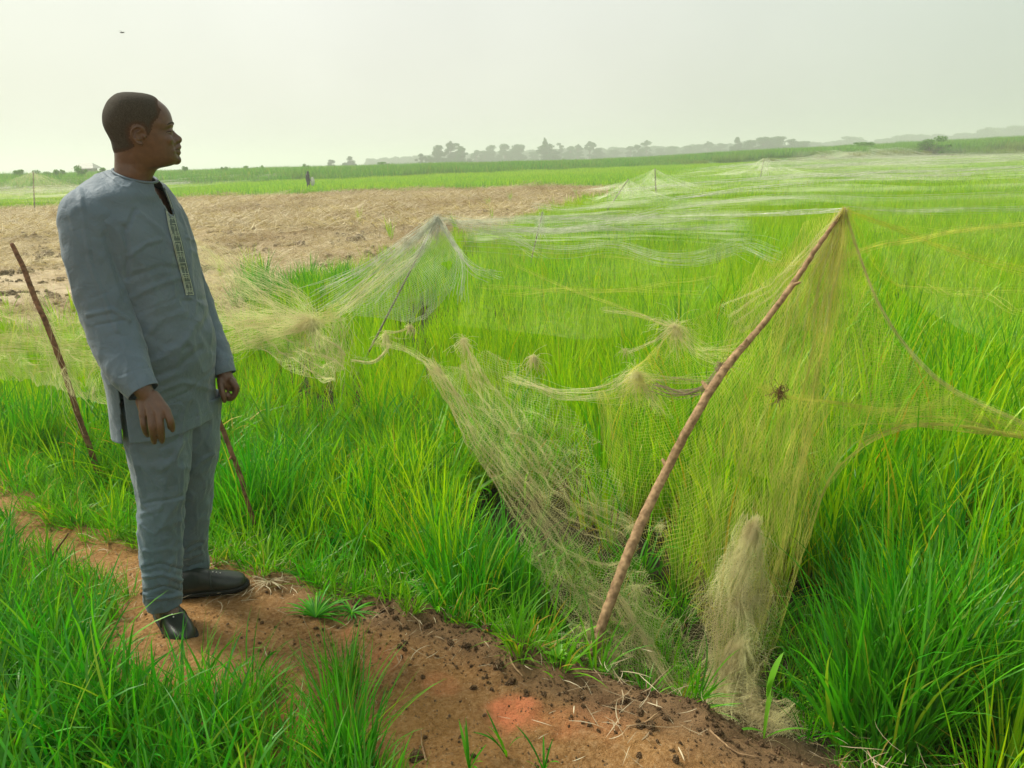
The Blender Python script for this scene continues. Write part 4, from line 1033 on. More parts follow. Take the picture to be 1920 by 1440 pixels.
pole_px = [(1112, 1222, PB[1] + .0), (1126, 1180, PB[1] + .01), (1160, 1085, PB[1] + .09), (1200, 985, PB[1] + .19), (1243, 895, PB[1] + .29), (1298, 790, 2.85), (1360, 690, 2.98), (1420, 620, 3.10), (1478, 545, 3.18), (1528, 470, 3.25), (1583, 392, 3.33)]
POLE = SP(pole_px)
stick('wooden_pole', POLE, [.019, .019, .0195, .0202, .0180, .0175, .0168, .0130, .0125, .0100, .0072], M_BARK,
      'thick crooked branch pole leaning right and holding up the net tent in front', 'pole', knots=((.42, 1.1), (.56, 1.6), (.66, 1.2), (.82, 1.5)), seed=3)
stick('wooden_stake', SP([(190, 905, 4.22), (165, 830, 4.24), (152, 795, 4.25), (118, 690, 4.28), (88, 610, 4.32), (66, 560, 4.36), (45, 505, 4.4), (23, 459, 4.44)]), [.0175, .017, .0165, .016, .015, .0145, .014, .012], M_BARK2,
      'thin dark stake leaning left in the grass behind the man', 'stake', knots=((.4, 1), (.7, 1.3)), seed=4)
stick('broken_stake', SP([(398, 760, 3.42), (412, 792, 3.41), (428, 832, 3.4), (446, 880, 3.38), (462, 930, 3.36), (476, 980, 3.35)]), [.011, .0115, .011, .011, .011, .011], M_BARK2,
      'reddish stick slanting into the grass just behind his hanging left hand', 'stake', knots=((.5, 1.2),), seed=5)
ty = lambda px, py, z: at_z(px, py, z)
def px_at(px, pytop, Y): return S(px, pytop, Y)
far_poles = [((820, 408), 6.6, (796, 455), .010, 'dark stick lifting the peak of the net behind the man\'s chest level'),
             ((1228, 316), 31.0, (1231, 385), .028, 'upright grey stick under the twin net tents in the middle distance'),
             ((1433, 296), 50.0, (1422, 350), .032, 'farthest stick, holding the white net peak before the reed bank'),
             ((1178, 336), 24.0, (1140, 392), .02, 'slanting stick under the smaller net tent beside the upright one'),
             ((1017, 398), 12.0, (1006, 445), .011, 'short stick where white netting hangs beside the straw field'),
             ((62, 322), 38.0, (64, 372), .03, 'stick under the net tent far behind the man\'s shoulder')]
PK = []
M_STK = simple_mat('weathered_stick', (.26, .23, .17), .9, .3, 20, .002, .2)
for (a, Y, b, r_, lab) in far_poles:
    top = S(a[0], a[1], Y); dirb = S(b[0], b[1], Y) - top; gz_ = float(ground_z(top[0], top[1]))
    tt = (gz_ - top[2]) / dirb[2]; bot = top + dirb * tt
    stick('net_pole', [bot, (bot * .5 + top * .5), top], [r_, r_ * .9, r_ * .7], M_STK, lab, 'pole', 'sticks holding up the bird nets', seed=int(a[0]), nseg=6)
    PK.append(top)
# twigs on the bund
for k, (a, b, c, r_, lab) in enumerate([((70, 1090), (100, 1040), (128, 1000), .006, 'dark bent twig standing in the grass beside the bund'), ((955, 1238), (962, 1262), (980, 1285), .004, 'pale short stick lying on the bund above the red patch'),
                                 ((800, 1440), (792, 1400), (790, 1380), .003, 'thin straw standing at the near edge of the bund'),
                                 ((1175, 1395), (1205, 1385), (1232, 1368), .0032, 'curved pale root lying on the bund below the pole'),
                                 ((1330, 1400), (1375, 1425), (1415, 1438), .0032, 'straw stalk lying beside the heaped net'),
                                 ((985, 1210), (1000, 1190), (880, 1110), .0025, 'dry brown stalk bent over the clod edge')]):
    z = -.03 if k else -.02
    A_, B_, C_ = at_z(*a, z), at_z(*b, z + (.12 if k == 0 else .012)), at_z(*c, z + (.22 if k == 0 else .004))
    for q in (A_, B_, C_):
        if k: q[2] = float(ground_z(q[0], q[1])) + .008
    stick('twig', [A_, B_, C_], [r_, r_ * .8, r_ * .5], M_BARK2 if k == 0 else M_BARK, lab, 'twig', wob=.002, seed=20 + k, nseg=6)

# ------------------------------------------------------------------ nets
def net_mat(name, col, transl=.35):
    m, t, out = mat_new(name); L = t.links.new
    d = N(t, 'ShaderNodeBsdfDiffuse'); tr = N(t, 'ShaderNodeBsdfTranslucent')
    geo = N(t, 'ShaderNodeNewGeometry'); n = N(t, 'ShaderNodeTexNoise'); n.inputs['Scale'].default_value = 7; L(geo.outputs['Position'], n.inputs['Vector'])
    r = N(t, 'ShaderNodeValToRGB'); e = r.color_ramp.elements
    e[0].position, e[0].color = .35, (*[c * .75 for c in col], 1); e[1].position, e[1].color = .7, (*[min(1, c * 1.15) for c in col], 1)
    L(n.outputs[0], r.inputs[0]); L(r.outputs[0], d.inputs[0]); L(r.outputs[0], tr.inputs[0])
    ms = N(t, 'ShaderNodeMixShader'); ms.inputs[0].default_value = transl; L(d.outputs[0], ms.inputs[1]); L(tr.outputs[0], ms.inputs[2]); L(ms.outputs[0], out.inputs[0])
    return m
M_NET = net_mat('tan_net_thread', (1.0, .90, .55), .6)
M_NETY = net_mat('yellow_net_thread', (.90, .88, .26), .55)
M_NETW = net_mat('white_net_thread', (.90, .93, .78), .5)
def strands(name, paths, r, mat, parent=None, label=None, group=None):
    """paths: list of (k,3) arrays, thin three-sided threads"""
    V = []; F = []; o = 0
    for P in paths:
        P = np.asarray(P); k = len(P)
        if k < 2: continue
        T = np.gradient(P, axis=0); T /= np.linalg.norm(T, axis=1)[:, None] + 1e-9
        u = np.cross(T, (0.31, .52, .8)); u /= np.linalg.norm(u, axis=1)[:, None] + 1e-9; w = np.cross(T, u)
        rr = r if np.ndim(r) == 0 else r
        ring = np.stack([P + (u * math.cos(a) + w * math.sin(a)) * rr for a in (0, 2.094, 4.189)], 1).reshape(-1, 3)
        V.append(ring); i = np.arange(k - 1) * 3 + o
        for a, b in ((0, 1), (1, 2), (2, 0)): F.append(np.stack([i + a, i + b, i + b + 3, i + a + 3], 1))
        o += k * 3
    ob = link_mesh(name, np.vstack(V), np.vstack(F), mat, parent)
    if label: tag(ob, label, 'net', group)
    return ob
def ruled(A, B, nu, nv, sag=0.0, noise=.02, seed=0, curve=None):
    """sheet between polyline A (v=0) and B (v=1)"""
    a = cr_interp(A, nu); b = cr_interp(B, nu); v = np.linspace(0, 1, nv)[None, :, None]
    P = a[:, None] * (1 - v) + b[:, None] * v
    P[..., 2] -= sag * (np.sin(np.pi * v[..., 0]))
    U, W = np.meshgrid(np.arange(nu), np.arange(nv), indexing='ij')
    n1 = fbm(U * .05 + seed, W * .05 + seed, 4); n2 = fbm(U * .05 + seed + 40, W * .05 - seed, 4); n3 = fbm(U * .07 + 80, W * .07 + seed, 4)
    P = P + noise * np.stack([n1, n2, n3], -1)
    return P
def diamond(P, drop=.12, seed=0):
    """knotted diamond mesh over a sheet: two crossing diagonal families of threads"""
    nu, nv = P.shape[:2]; g = np.random.default_rng(seed); out = []
    hole = fbm(np.arange(nu)[:, None] * .06 + seed, np.arange(nv)[None, :] * .06, 3) > .27
    for sgn in (1, -1):
        for s in range(-nv, nu + nv, 2):
            v = np.arange(nv); u = s + sgn * (v if sgn == 1 else (v - 0)); 
            ok = (u >= 0) & (u < nu)
            if ok.sum() < 3: continue
            uu, vv = u[ok], v[ok]; q = P[uu, vv] + g.normal(0, .0012, (len(uu), 3)); h = hole[uu, vv]
            st = 0
            for i in range(len(q) + 1):
                if i == len(q) or h[i] or g.random() < drop * .05:
                    if i - st >= 2: out.append(q[st:i])
                    st = i + 1
    return out
def fuzz(center, n, length, spread, seed=0, down=.6, curl=.5, seg=9):
    """tangle of loose net threads gathered at one point"""
    g = np.random.default_rng(seed); out = []
    for i in range(n):
        d = g.normal(0, 1, 3) * spread; d[2] -= down * abs(g.normal(0, 1)) + .1; d /= np.linalg.norm(d)
        L_n = length * (.25 + g.random() ** 1.5); p = np.array(center) + g.normal(0, .006, 3); q = [p.copy()]
        for k in range(seg):
            d = unit(d + g.normal(0, curl * .45, 3) + np.array([0, 0, -.12])); p = p + d * L_n / seg; q.append(p.copy())
        out.append(np.array(q))
    return out
def bundle(A, n, r0, r1, seed=0, jitter=.006):
    """many slightly splayed threads following the polyline A"""
    g = np.random.default_rng(seed); A = np.array(A, float); m = max(10, 7 * (len(A) - 1)); P0 = cr_interp(A, m); s = np.linspace(0, 1, m)[:, None]; out = []
    for i in range(n):
        off0, off1 = g.normal(0, 1, 3), g.normal(0, 1, 3)
        w = r0 * (1 - s) + r1 * s
        ph = g.random() * 6; wv = np.concatenate([np.sin(s * 9 + ph), np.cos(s * 7 + ph), np.sin(s * 8 + 2 * ph)], 1)
        a, b = sorted(g.random(2)); a, b = (0, 1) if g.random() < .55 else (a, b)
        sel = (s[:, 0] >= a) & (s[:, 0] <= b)
        q = P0 + (off0 * (1 - s) + off1 * s) * w + wv * jitter
        if sel.sum() > 2: out.append(q[sel])
    return out
# the tent over the leaning pole ----------------------------------------------------
APX = POLE[-1]
def folded(spine, half, nu, nv, folds, amp, seed=0, noise=.03):
    """a length of net gathered into lengthwise folds round a spine; half = half width (m) per spine point"""
    Q_ = cr_interp(np.column_stack([np.array(spine, float), half]), nu); P0, H_ = Q_[:, :3], Q_[:, 3]
    T = np.gradient(P0, axis=0); T /= np.linalg.norm(T, axis=1)[:, None]; vw = P0 - CAMP; vw /= np.linalg.norm(vw, axis=1)[:, None]
    sd_ = np.cross(T, vw); sd_ /= np.linalg.norm(sd_, axis=1)[:, None]; dp = np.cross(sd_, T)
    v = np.linspace(-1, 1, nv)[None, :]; u = np.arange(nu)[:, None]
    ph = 6 * fbm(u * .03 + seed, v * 1.5 + seed, 3)
    lat_ = v * H_[:, None] + .35 * H_[:, None] * np.sin(v * np.pi * folds + ph) / folds * 2; dep = amp * np.cos(v * np.pi * folds + ph)
    P = P0[:, None] + lat_[..., None] * sd_[:, None] + dep[..., None] * dp[:, None]
    U, W = np.meshgrid(np.arange(nu), np.arange(nv), indexing='ij')
    return P + noise * np.stack([fbm(U * .06 + seed, W * .09 + seed, 4), fbm(U * .06 + seed + 40, W * .09 - seed, 4), fbm(U * .07 + 80, W * .1 + seed, 4)], -1)
net_root = empty('bird_net', tuple(PB)); tag(net_root, 'fine tan net hung as a tent from the leaning pole, hem trailing on the bund', 'net')
def child(o): 
    o.parent = net_root; o.matrix_parent_inverse = Matrix.Translation(-Vector(net_root.location)); return o
topE = [S(1190, 690, 3.25), S(1262, 622, 3.25), S(1330, 585, 3.28), S(1400, 535, 3.3), S(1470, 475, 3.32), S(1530, 425, 3.33), S(1583, 393, 3.33), S(1594, 400, 3.33), S(1612, 470, 3.32), S(1650, 570, 3.28), S(1705, 660, 3.22), S(1790, 730, 3.18), S(1925, 795, 3.15)]
botE = [S(1120, 730, 2.98), S(1130, 850, 2.9), S(1180, 960, 2.80), S(1250, 1060, 2.70), S(1310, 1150, 2.6), S(1350, 1240, 2.5), S(1400, 1290, 2.4), S(1440, 1250, 2.45), S(1470, 1150, 2.56), S(1500, 1040, 2.68), S(1560, 900, 2.85), S(1700, 800, 3.0), S(1930, 812, 3.1)]
t1 = diamond(ruled(topE, botE, 240, 110, sag=.05, noise=.05, seed=1), .1, 1)
t1 += diamond(ruled([p + (0, .10, 0) for p in topE[3:9]], [p + (0, .12, 0) for p in botE[3:9]], 150, 110, sag=.08, noise=.07, seed=21), .3, 5)
t1 += diamond(folded([APX, S(1545, 500, 3.28), S(1505, 620, 3.2), S(1478, 760, 3.1), S(1455, 900, 2.95)], [.004, .07, .11, .15, .17], 150, 60, 5, .03, 4), .3, 6)
rt_out = [S(1590, 400, 3.33), S(1612, 472, 3.32), S(1650, 572, 3.28), S(1706, 662, 3.22), S(1790, 732, 3.18), S(1925, 797, 3.15)]
t1 += diamond(ruled(rt_out, [S(1560, 440, 3.30), S(1540, 560, 3.24), S(1530, 680, 3.15), S(1540, 790, 3.05), S(1640, 800, 3.02), S(1925, 808, 3.1)], 120, 42, sag=.04, noise=.06, seed=25), .4, 25)
child(strands('net_wall', t1, .00044, M_NETY))
pl = []
g = np.random.default_rng(5)
pl += diamond(folded([APX, S(1560, 450, 3.31), S(1532, 520, 3.26), S(1512, 620, 3.2)], [.004, .05, .09, .10], 110, 60, 6, .02, 7), .3, 7)
pl += diamond(folded([APX, S(1520, 470, 3.28), S(1450, 545, 3.24), S(1370, 600, 3.18)], [.003, .03, .05, .08], 110, 40, 4, .015, 8), .3, 8)
for k in range(9):
    x1 = g.uniform(1330, 1640); y1 = 600 + 250 * g.random()
    pl += bundle([APX, S(1583 * .65 + x1 * .35 + g.normal(0, 6), 394 * .6 + y1 * .4, 3.28), S(x1, y1, 3.1)], 3, .002, .012, seed=k)
pl += bundle([APX, S(1560, 440, 3.31), S(1540, 500, 3.27)], 50, .004, .035, 70)
pl += bundle([APX, S(1612, 480, 3.32), S(1650, 575, 3.28), S(1712, 665, 3.22), S(1790, 732, 3.18), S(1925, 795, 3.14)], 34, .002, .008, 72, .004)
child(strands('net_pleats', pl, .00036, M_NET))
# the long fold left of the pole that sags to the bund, and the hem round the pole foot
tr = []
tr += diamond(folded([S(805, 680, 3.75), S(850, 750, 3.5), S(905, 840, 3.2), S(975, 930, 2.95), S(1030, 1020, 2.8), S(1080, 1110, 2.72), S(1140, 1180, 2.6)], [.03, .04, .05, .07, .09, .10, .10], 260, 60, 6, .03, 11, .045), .2, 11)
tr += diamond(folded([S(868, 640, 3.9), S(900, 720, 3.6), S(955, 800, 3.3), S(1010, 880, 3.0), S(1080, 950, 2.87), S(1180, 1000, 2.8)], [.02, .05, .08, .09, .08, .06], 220, 56, 5, .03, 12, .05), .2, 12)
tr += bundle([S(812, 682, 3.75), S(860, 745, 3.5), S(915, 830, 3.2), S(985, 920, 2.95), S(1040, 1000, 2.8)], 16, .012, .03, 80, .012)
tr += bundle([S(1000, 975, 2.8), S(1060, 1030, 2.72), S(1130, 1060, 2.68), S(1185, 1045, 2.66)], 16, .004, .006, 82)
P2 = ruled([S(800, 680, 3.7), S(870, 800, 3.25), S(945, 930, 2.95), S(1010, 1080, 2.72), S(1090, 1210, 2.54), S(1190, 1300, 2.40)],
           [S(930, 650, 3.8), S(1080, 780, 3.2), S(1160, 900, 2.95), S(1200, 1030, 2.75), S(1260, 1180, 2.55), S(1330, 1330, 2.28)], 230, 70, sag=.03, noise=.10, seed=9)
t2 = diamond(P2, .3, 2)
child(strands('net_wall', t2, .00040, M_NET))
P3 = ruled([S(1060, 1190, 2.58), S(1150, 1280, 2.44), S(1270, 1370, 2.26), S(1400, 1440, 2.12), S(1500, 1470, 2.08)],
           [S(1150, 1050, 2.64), S(1270, 1160, 2.54), S(1350, 1250, 2.42), S(1440, 1270, 2.35), S(1520, 1330, 2.3)], 190, 90, sag=.05, noise=.12, seed=12)
child(strands('net_hem', diamond(P3, .2, 3), .00040, M_NET))
# taut gathered edge running down to the ground
ed = diamond(folded([S(1150, 1110, 2.64), S(1215, 1215, 2.46), S(1270, 1300, 2.32), S(1325, 1352, 2.24), S(1380, 1372, 2.2)], [.02, .03, .035, .045, .03], 150, 44, 5, .02, 14, .03), .2, 14)
ed += bundle([S(1165, 1120, 2.62), S(1215, 1215, 2.46), S(1270, 1300, 2.32), S(1320, 1350, 2.24), S(1370, 1365, 2.2)], 40, .006, .02, 83, .004)
# hanging gathers of net between the pole and the big rice, and the heap at their foot
def veil(pts, half, n_sheets, nu, nv, seed, amp=.04):
    """a few loose, crossing layers of open mesh hanging along a path"""
    out = []; g_ = np.random.default_rng(seed)
    for k in range(n_sheets):
        P = folded(pts, [h * g_.uniform(.6, 1.15) for h in half], nu, nv, g_.uniform(1.2, 2.8), amp * g_.uniform(.4, 1.2), seed + 3.3 * k, .05)
        P = P + g_.normal(0, .012, 3)
        out += diamond(P, .8, seed + k)
    return out
hang = [S(1412, 975, 2.62), S(1400, 1020, 2.58), S(1382, 1080, 2.54), S(1375, 1150, 2.48), S(1372, 1240, 2.40)]
ed += veil(hang, [.008, .05, .08, .10, .12], 6, 90, 30, 15)
ed += bundle(hang, 80, .006, .065, 150, .018) + bundle([S(1414, 978, 2.61), S(1422, 1040, 2.57), S(1430, 1110, 2.53), S(1420, 1190, 2.46)], 55, .005, .03, 151, .012)
ed += bundle([S(1408, 985, 2.61), S(1370, 1050, 2.58), S(1330, 1110, 2.55), S(1300, 1180, 2.5)], 30, .008, .05, 152, .02)
heap = [S(1388, 1200, 2.40), S(1384, 1260, 2.35), S(1384, 1320, 2.28), S(1410, 1380, 2.18), S(1460, 1430, 2.12)]
ed += veil(heap, [.012, .07, .11, .15, .17], 6, 90, 36, 17)
ed += veil([S(1350, 1230, 2.42), S(1345, 1290, 2.34), S(1370, 1350, 2.24), S(1450, 1400, 2.15), S(1540, 1425, 2.13)], [.04, .05, .08, .11, .08], 4, 90, 30, 18)
ed += bundle(heap, 80, .008, .09, 153, .02)
for k, (px, py, Y, n, ln, sp, dn) in enumerate([(1412, 985, 2.62, 120, .16, .35, 1.8), (1395, 1060, 2.56, 110, .20, .6, 1.0), (1380, 1130, 2.52, 120, .2, .7, .7), (1418, 1120, 2.52, 100, .14, .6, .9), (1388, 1205, 2.42, 170, .13, .6, .8), (1385, 1290, 2.32, 200, .2, .8, .4), (1440, 1340, 2.25, 220, .2, .9, .1), (1420, 1400, 2.14, 260, .18, .9, .1), (1500, 1400, 2.15, 130, .2, .9, .1), (1340, 1300, 2.33, 120, .18, .9, .2),
                                             (1240, 985, 2.74, 70, .06, .8, .3), (1185, 985, 2.78, 90, .09, .8, .4), (1195, 1100, 2.60, 90, .14, .7, .8), (1150, 1230, 2.5, 90, .14, .9, .2), (1230, 1290, 2.40, 90, .14, .9, .2), (1100, 1180, 2.55, 60, .14, .9, .2)]):
    ed += fuzz(S(px, py, Y), n, ln, sp, 100 + k, dn, .7)
child(strands('net_tangle', tr + ed, .00030, M_NET))
print('near net done')
# small bunches where the net is pinched and snagged on the rice ------------------------
KN = [((1265, 612), 3.45, 260, .13, 'pale tangled knot of net drawn to the left of the pole, the larger upper one', .6), ((1193, 700), 3.2, 260, .12, 'pale frayed knot of net snagged on the rice below the larger knot', .8),
      ((768, 612), 4.9, 80, .07, 'small pale twist of net at the end of a slack cord', .6), ((722, 628), 4.8, 90, .10, 'hanging loop of pale net beside the small twist', 1.2),
      ((820, 690), 3.9, 110, .09, 'frayed tan net bunch at the head of the sagging folds', .8), ((870, 636), 4.3, 90, .10, 'little net tuft standing above the rice in mid field', .9),
      ((1000, 668), 4.0, 90, .10, 'lone net tuft between the mid-field tuft and the frayed knot', 1.0), ((1172, 656), 3.9, 50, .06, 'smallest net tuft above the frayed knot', .5)]
for k, ((px, py), Y, n, ln, lab, dn) in enumerate(KN):
    pths = fuzz(S(px, py, Y), n, ln * 1.25, .8, 200 + k, dn, .5)
    if k == 0: pths += bundle([S(1130, 580, 3.9), S(1200, 592, 3.6), S(1262, 614, 3.45)], 14, .016, .006, 1) + bundle([S(1258, 618, 3.45), S(1225, 640, 3.5), S(1180, 660, 3.6)], 14, .004, .006, 3) + bundle([S(1270, 618, 3.45), S(1310, 660, 3.3), S(1370, 665, 3.1)], 45, .01, .055, 2)
    if k == 1: pths += bundle([S(1193, 705, 3.2), S(1140, 735, 3.25), S(1060, 742, 3.35), S(1000, 722, 3.5), S(950, 705, 3.7)], 42, .030, .012, 3, .012) + bundle([S(1200, 706, 3.2), S(1250, 712, 3.1), S(1345, 712, 3.02)], 14, .01, .012, 4) + bundle([S(1195, 702, 3.2), S(1215, 730, 3.18), S(1240, 765, 3.1)], 60, .006, .03, 5)
    if k == 2: pths += bundle([S(768, 612, 4.9), S(745, 622, 4.85), S(718, 622, 4.8)], 14, .004, .004, 6)
    if k == 3: pths += bundle([S(722, 620, 4.8), S(728, 650, 4.75), S(700, 678, 4.7), S(660, 675, 4.7)], 26, .006, .006, 7)
    if k == 4: pths += bundle([S(700, 640, 4.6), S(760, 655, 4.3), S(820, 690, 3.9)], 24, .012, .01, 8)
    strands('net_knot', pths, .00048 if Y < 4 else .0009, M_NET, None, lab, 'snagged bunches of bird net')
# bundle of dry roots hanging on the net, straw tied on the pole
rt = []
for i in range(60):
    rt += fuzz(S(1463, 725 + (i % 5) * 3, 2.98), 1, .075, .7, 300 + i, 1.1, .9, 7)
o = strands('dry_root_clump', rt, .0012, M_BARK2); tag(o, 'small brown clump of dry roots caught in the net to the right of the pole', 'root clump')
tw = bundle([S(1355, 690, 3.0), S(1320, 728, 2.97), S(1270, 738, 3.0), S(1225, 722, 3.05)], 26, .008, .012, 9) + bundle([S(1350, 708, 3.0), S(1290, 711, 3.0), S(1238, 706, 3.05)], 6, .002, .004, 10) + fuzz(S(1352, 685, 3.0), 60, .06, .8, 11, .4, 1.2)
o = strands('straw_tie', tw, .0011, M_DRY); tag(o, 'loop of dry straw and cord tied round the leaning pole at its knot', 'straw tie')

# nets farther out: white sheets over the rice and slack ropes -----------------------------
def sheet_mat(name, col, cover, su, sv, seed=0):
    m, t, out = mat_new(name); L = t.links.new
    uv = N(t, 'ShaderNodeAttribute'); uv.attribute_name = 'weave'
    mp = N(t, 'ShaderNodeMapping'); mp.inputs['Scale'].default_value = (su, sv, 1); mp.inputs['Location'].default_value = (seed, seed * 2, 0)
    L(uv.outputs['Vector'], mp.inputs['Vector'])
    n = N(t, 'ShaderNodeTexNoise'); n.inputs['Scale'].default_value = 1; n.inputs['Detail'].default_value = 7; n.inputs['Roughness'].default_value = .62; n.inputs['Distortion'].default_value = .5
    L(mp.outputs[0], n.inputs['Vector'])
    mr = N(t, 'ShaderNodeMapRange'); mr.inputs[1].default_value = .38; mr.inputs[2].default_value = .72; mr.inputs[3].default_value = cover[0]; mr.inputs[4].default_value = cover[1]
    L(n.outputs[0], mr.inputs[0])
    d = N(t, 'ShaderNodeBsdfDiffuse'); d.inputs[0].default_value = (*col, 1); tr = N(t, 'ShaderNodeBsdfTranslucent'); tr.inputs[0].default_value = (*col, 1)
    ms = N(t, 'ShaderNodeMixShader'); ms.inputs[0].default_value = .5; L(d.outputs[0], ms.inputs[1]); L(tr.outputs[0], ms.inputs[2])
    tp = N(t, 'ShaderNodeBsdfTransparent'); m2 = N(t, 'ShaderNodeMixShader')
    ea = N(t, 'ShaderNodeAttribute'); ea.attribute_name = 'rim'; em = N(t, 'ShaderNodeMath', operation='MULTIPLY'); em.use_clamp = True
    n2 = N(t, 'ShaderNodeTexNoise'); n2.inputs['Scale'].default_value = 3.2; n2.inputs['Detail'].default_value = 3; L(uv.outputs['Vector'], n2.inputs['Vector'])
    m3_ = N(t, 'ShaderNodeMapRange'); m3_.inputs[1].default_value = .35; m3_.inputs[2].default_value = .65; m3_.inputs[3].default_value = .25; m3_.inputs[4].default_value = 1.25; L(n2.outputs[0], m3_.inputs[0])
    e2 = N(t, 'ShaderNodeMath', operation='MULTIPLY'); L(m3_.outputs[0], e2.inputs[0]); L(ea.outputs['Fac'], e2.inputs[1])
    L(mr.outputs[0], em.inputs[0]); L(e2.outputs[0], em.inputs[1]); L(em.outputs[0], m2.inputs[0]); L(tp.outputs[0], m2.inputs[1]); L(ms.outputs[0], m2.inputs[2])
    L(m2.outputs[0], out.inputs[0]); return m
M_SHEET = sheet_mat('white_net_weave', (.86, .92, .60), (-.06, .66), 2.6, 26)
M_SHEET2 = sheet_mat('dense_white_net_weave', (.86, .90, .66), (.0, .48), 2.2, 22, 3)
M_SHEET3 = sheet_mat('tan_net_weave', (.74, .74, .46), (.02, .45), 3, 24, 6)
def net_sheet(name, P, mat, label, group='bird nets draped over the rice', rim=False):
    nu, nv = P.shape[:2]; i = np.arange(nu - 1)[:, None] * nv + np.arange(nv - 1)[None]
    i = i.ravel(); F = np.stack([i, i + 1, i + nv + 1, i + nv], 1)
    o = link_mesh(name, P.reshape(-1, 3), F, mat)
    U, W = np.meshgrid(np.linspace(0, 1, nu), np.linspace(0, 1, nv), indexing='ij')
    set_attr(o, 'weave', np.stack([U.ravel(), W.ravel(), 0 * U.ravel()], 1), 'FLOAT_VECTOR')
    set_attr(o, 'rim', (smooth01(0, .08, U) * smooth01(0, .08, 1 - U) * smooth01(0, .06, W) if rim else np.ones(U.shape)).ravel())
    tag(o, label, 'net', group); return o
def drape_z(x, y): return ground_z(x, y) + .66
def tent_sheet(apex, foot, nr_=26, na=70, power=1.7, seed=0, start=0.0):
    """concave tent surface: from the apex falling to a foot ring"""
    f = cr_interp(foot, na); s = np.linspace(0, 1, nr_)[:, None, None]
    P = apex[None, None] * (1 - s) + f[None] * s
    P[..., 2] = f[None, :, 2] + (apex[2] - f[None, :, 2]) * (1 - s[..., 0]) ** power
    P[..., 2] += .05 * fbm(np.arange(nr_)[:, None] * .2 + seed, np.arange(na)[None] * .35 + seed, 3) * s[..., 0] * (apex[2] - f[0, 2]) 
    return P
def foot_ring(c, rx, ry, seed=0, n=14):
    g = np.random.default_rng(seed); out = []
    for k in range(n + 1):
        a = 2 * math.pi * (k % n) / n; r = 1 + .22 * math.sin(3 * a + seed) + .12 * math.sin(5 * a + 2 * seed)
        x, y = c[0] + rx * r * math.cos(a), c[1] + ry * r * math.sin(a); out.append((x, y, float(drape_z(x, y)) + .02))
    return out
for k, (top, rx, ry, mat, lab) in enumerate([(PK[1], 2.6, 3.0, M_SHEET2, 'white net tent rising to the upright grey stick'), (PK[2], 3.2, 4.5, M_SHEET2, 'far white net peak in front of the brown reed bank'),
                                           (PK[3], 1.5, 2.2, M_SHEET2, 'smaller white net tent on the slanting stick'), (PK[5], 6.5, 4.0, M_SHEET3, 'broad tan net tent far away behind the man\'s shoulder')]):
    net_sheet('bird_net', tent_sheet(top, foot_ring(top, rx, ry, k), 26, 90, 1.8, k), mat, lab)
# big sheets draped on the field
def drape(poly, nu, nv, mat, lab, lift=.02, wav=.10, seed=0, nf=11):
    a = np.array([at_z(x, y, .32)[:2] for x, y in poly[0]]); b = np.array([at_z(x, y, .32)[:2] for x, y in poly[1]])
    A = cr_interp(a, nu); B = cr_interp(b, nu); v = np.linspace(0, 1, nv)[None, :, None]; P = A[:, None] * (1 - v) + B[:, None] * v
    z = drape_z(P[..., 0], P[..., 1]) + lift + wav * fbm(P[..., 0] * .5 + seed, P[..., 1] * .5, 3) + wav * .5 * fbm(P[..., 0] * 2, P[..., 1] * 2 + seed, 2)
    P3_ = np.concatenate([P, z[..., None]], 2)
    o = net_sheet('bird_net', P3_, mat, lab, rim=True)
    g = np.random.default_rng(int(seed) + 3); pts = []
    for k in range(nf):
        v0, v1 = g.uniform(.05, .95, 2); v1 = .7 * v0 + .3 * v1; u0 = g.uniform(0, .35); u1 = g.uniform(.6, 1)
        uu = np.linspace(u0, u1, 60); vv = np.clip(v0 + (v1 - v0) * np.linspace(0, 1, 60) + .05 * np.sin(uu * g.uniform(8, 20) + 6 * g.random()) * (.4 + fbm(uu * 6, uu * 0 + k, 2)), 0, 1)
        q = P3_[(uu * (nu - 1)).astype(int), (vv * (nv - 1)).astype(int)].copy(); q[:, 2] += .03
        for j in range(3): q[1:-1] = .5 * q[1:-1] + .25 * (q[:-2] + q[2:])
        dm = q[:, 1].mean()
        for j in range(9): pts.append(q + g.normal(0, 1, 3) * ((.003 if nf > 5 else .006) * dm) * (1, 1, .35) + (.004 * dm) * np.stack([np.sin(uu * 20 + j), np.cos(uu * 17 + j), .3 * np.sin(uu * 23 + 2 * j)], 1))
    r_ = .00009 * P3_[..., 1].mean()
    tag(strands('fold', pts, max(.0006, r_) if nf > 5 else .0005, M_NETW if nf > 5 else M_NETY, o), kind='stuff')
    return o
drape(([(1250, 325), (1430, 312), (1600, 304), (1800, 300), (2100, 290)], [(1010, 416), (1230, 400), (1500, 390), (1700, 394), (2150, 384)]), 220, 160, M_SHEET, 'wide white net spread over the far half of the rice')
drape(([(1480, 306), (1600, 302), (1800, 297), (2100, 287)], [(1450, 345), (1600, 345), (1800, 342), (2100, 340)]), 160, 80, M_SHEET2, 'bright band of net along the foot of the reed bank', .05, .12, 4)
drape(([(-200, 352), (0, 346), (130, 345), (400, 340), (590, 334)], [(-200, 382), (0, 377), (130, 372), (400, 352), (590, 337)]), 160, 40, M_SHEET2, 'pale net strip over the rice beyond the straw field', .05, .15, 7)
drape(([(830, 412), (1000, 412), (1200, 402), (1420, 392)], [(880, 470), (1010, 470), (1200, 470), (1430, 480)]), 160, 60, M_SHEET, 'thin net lying on the rice right of the nearer peak', .05, .10, 9)

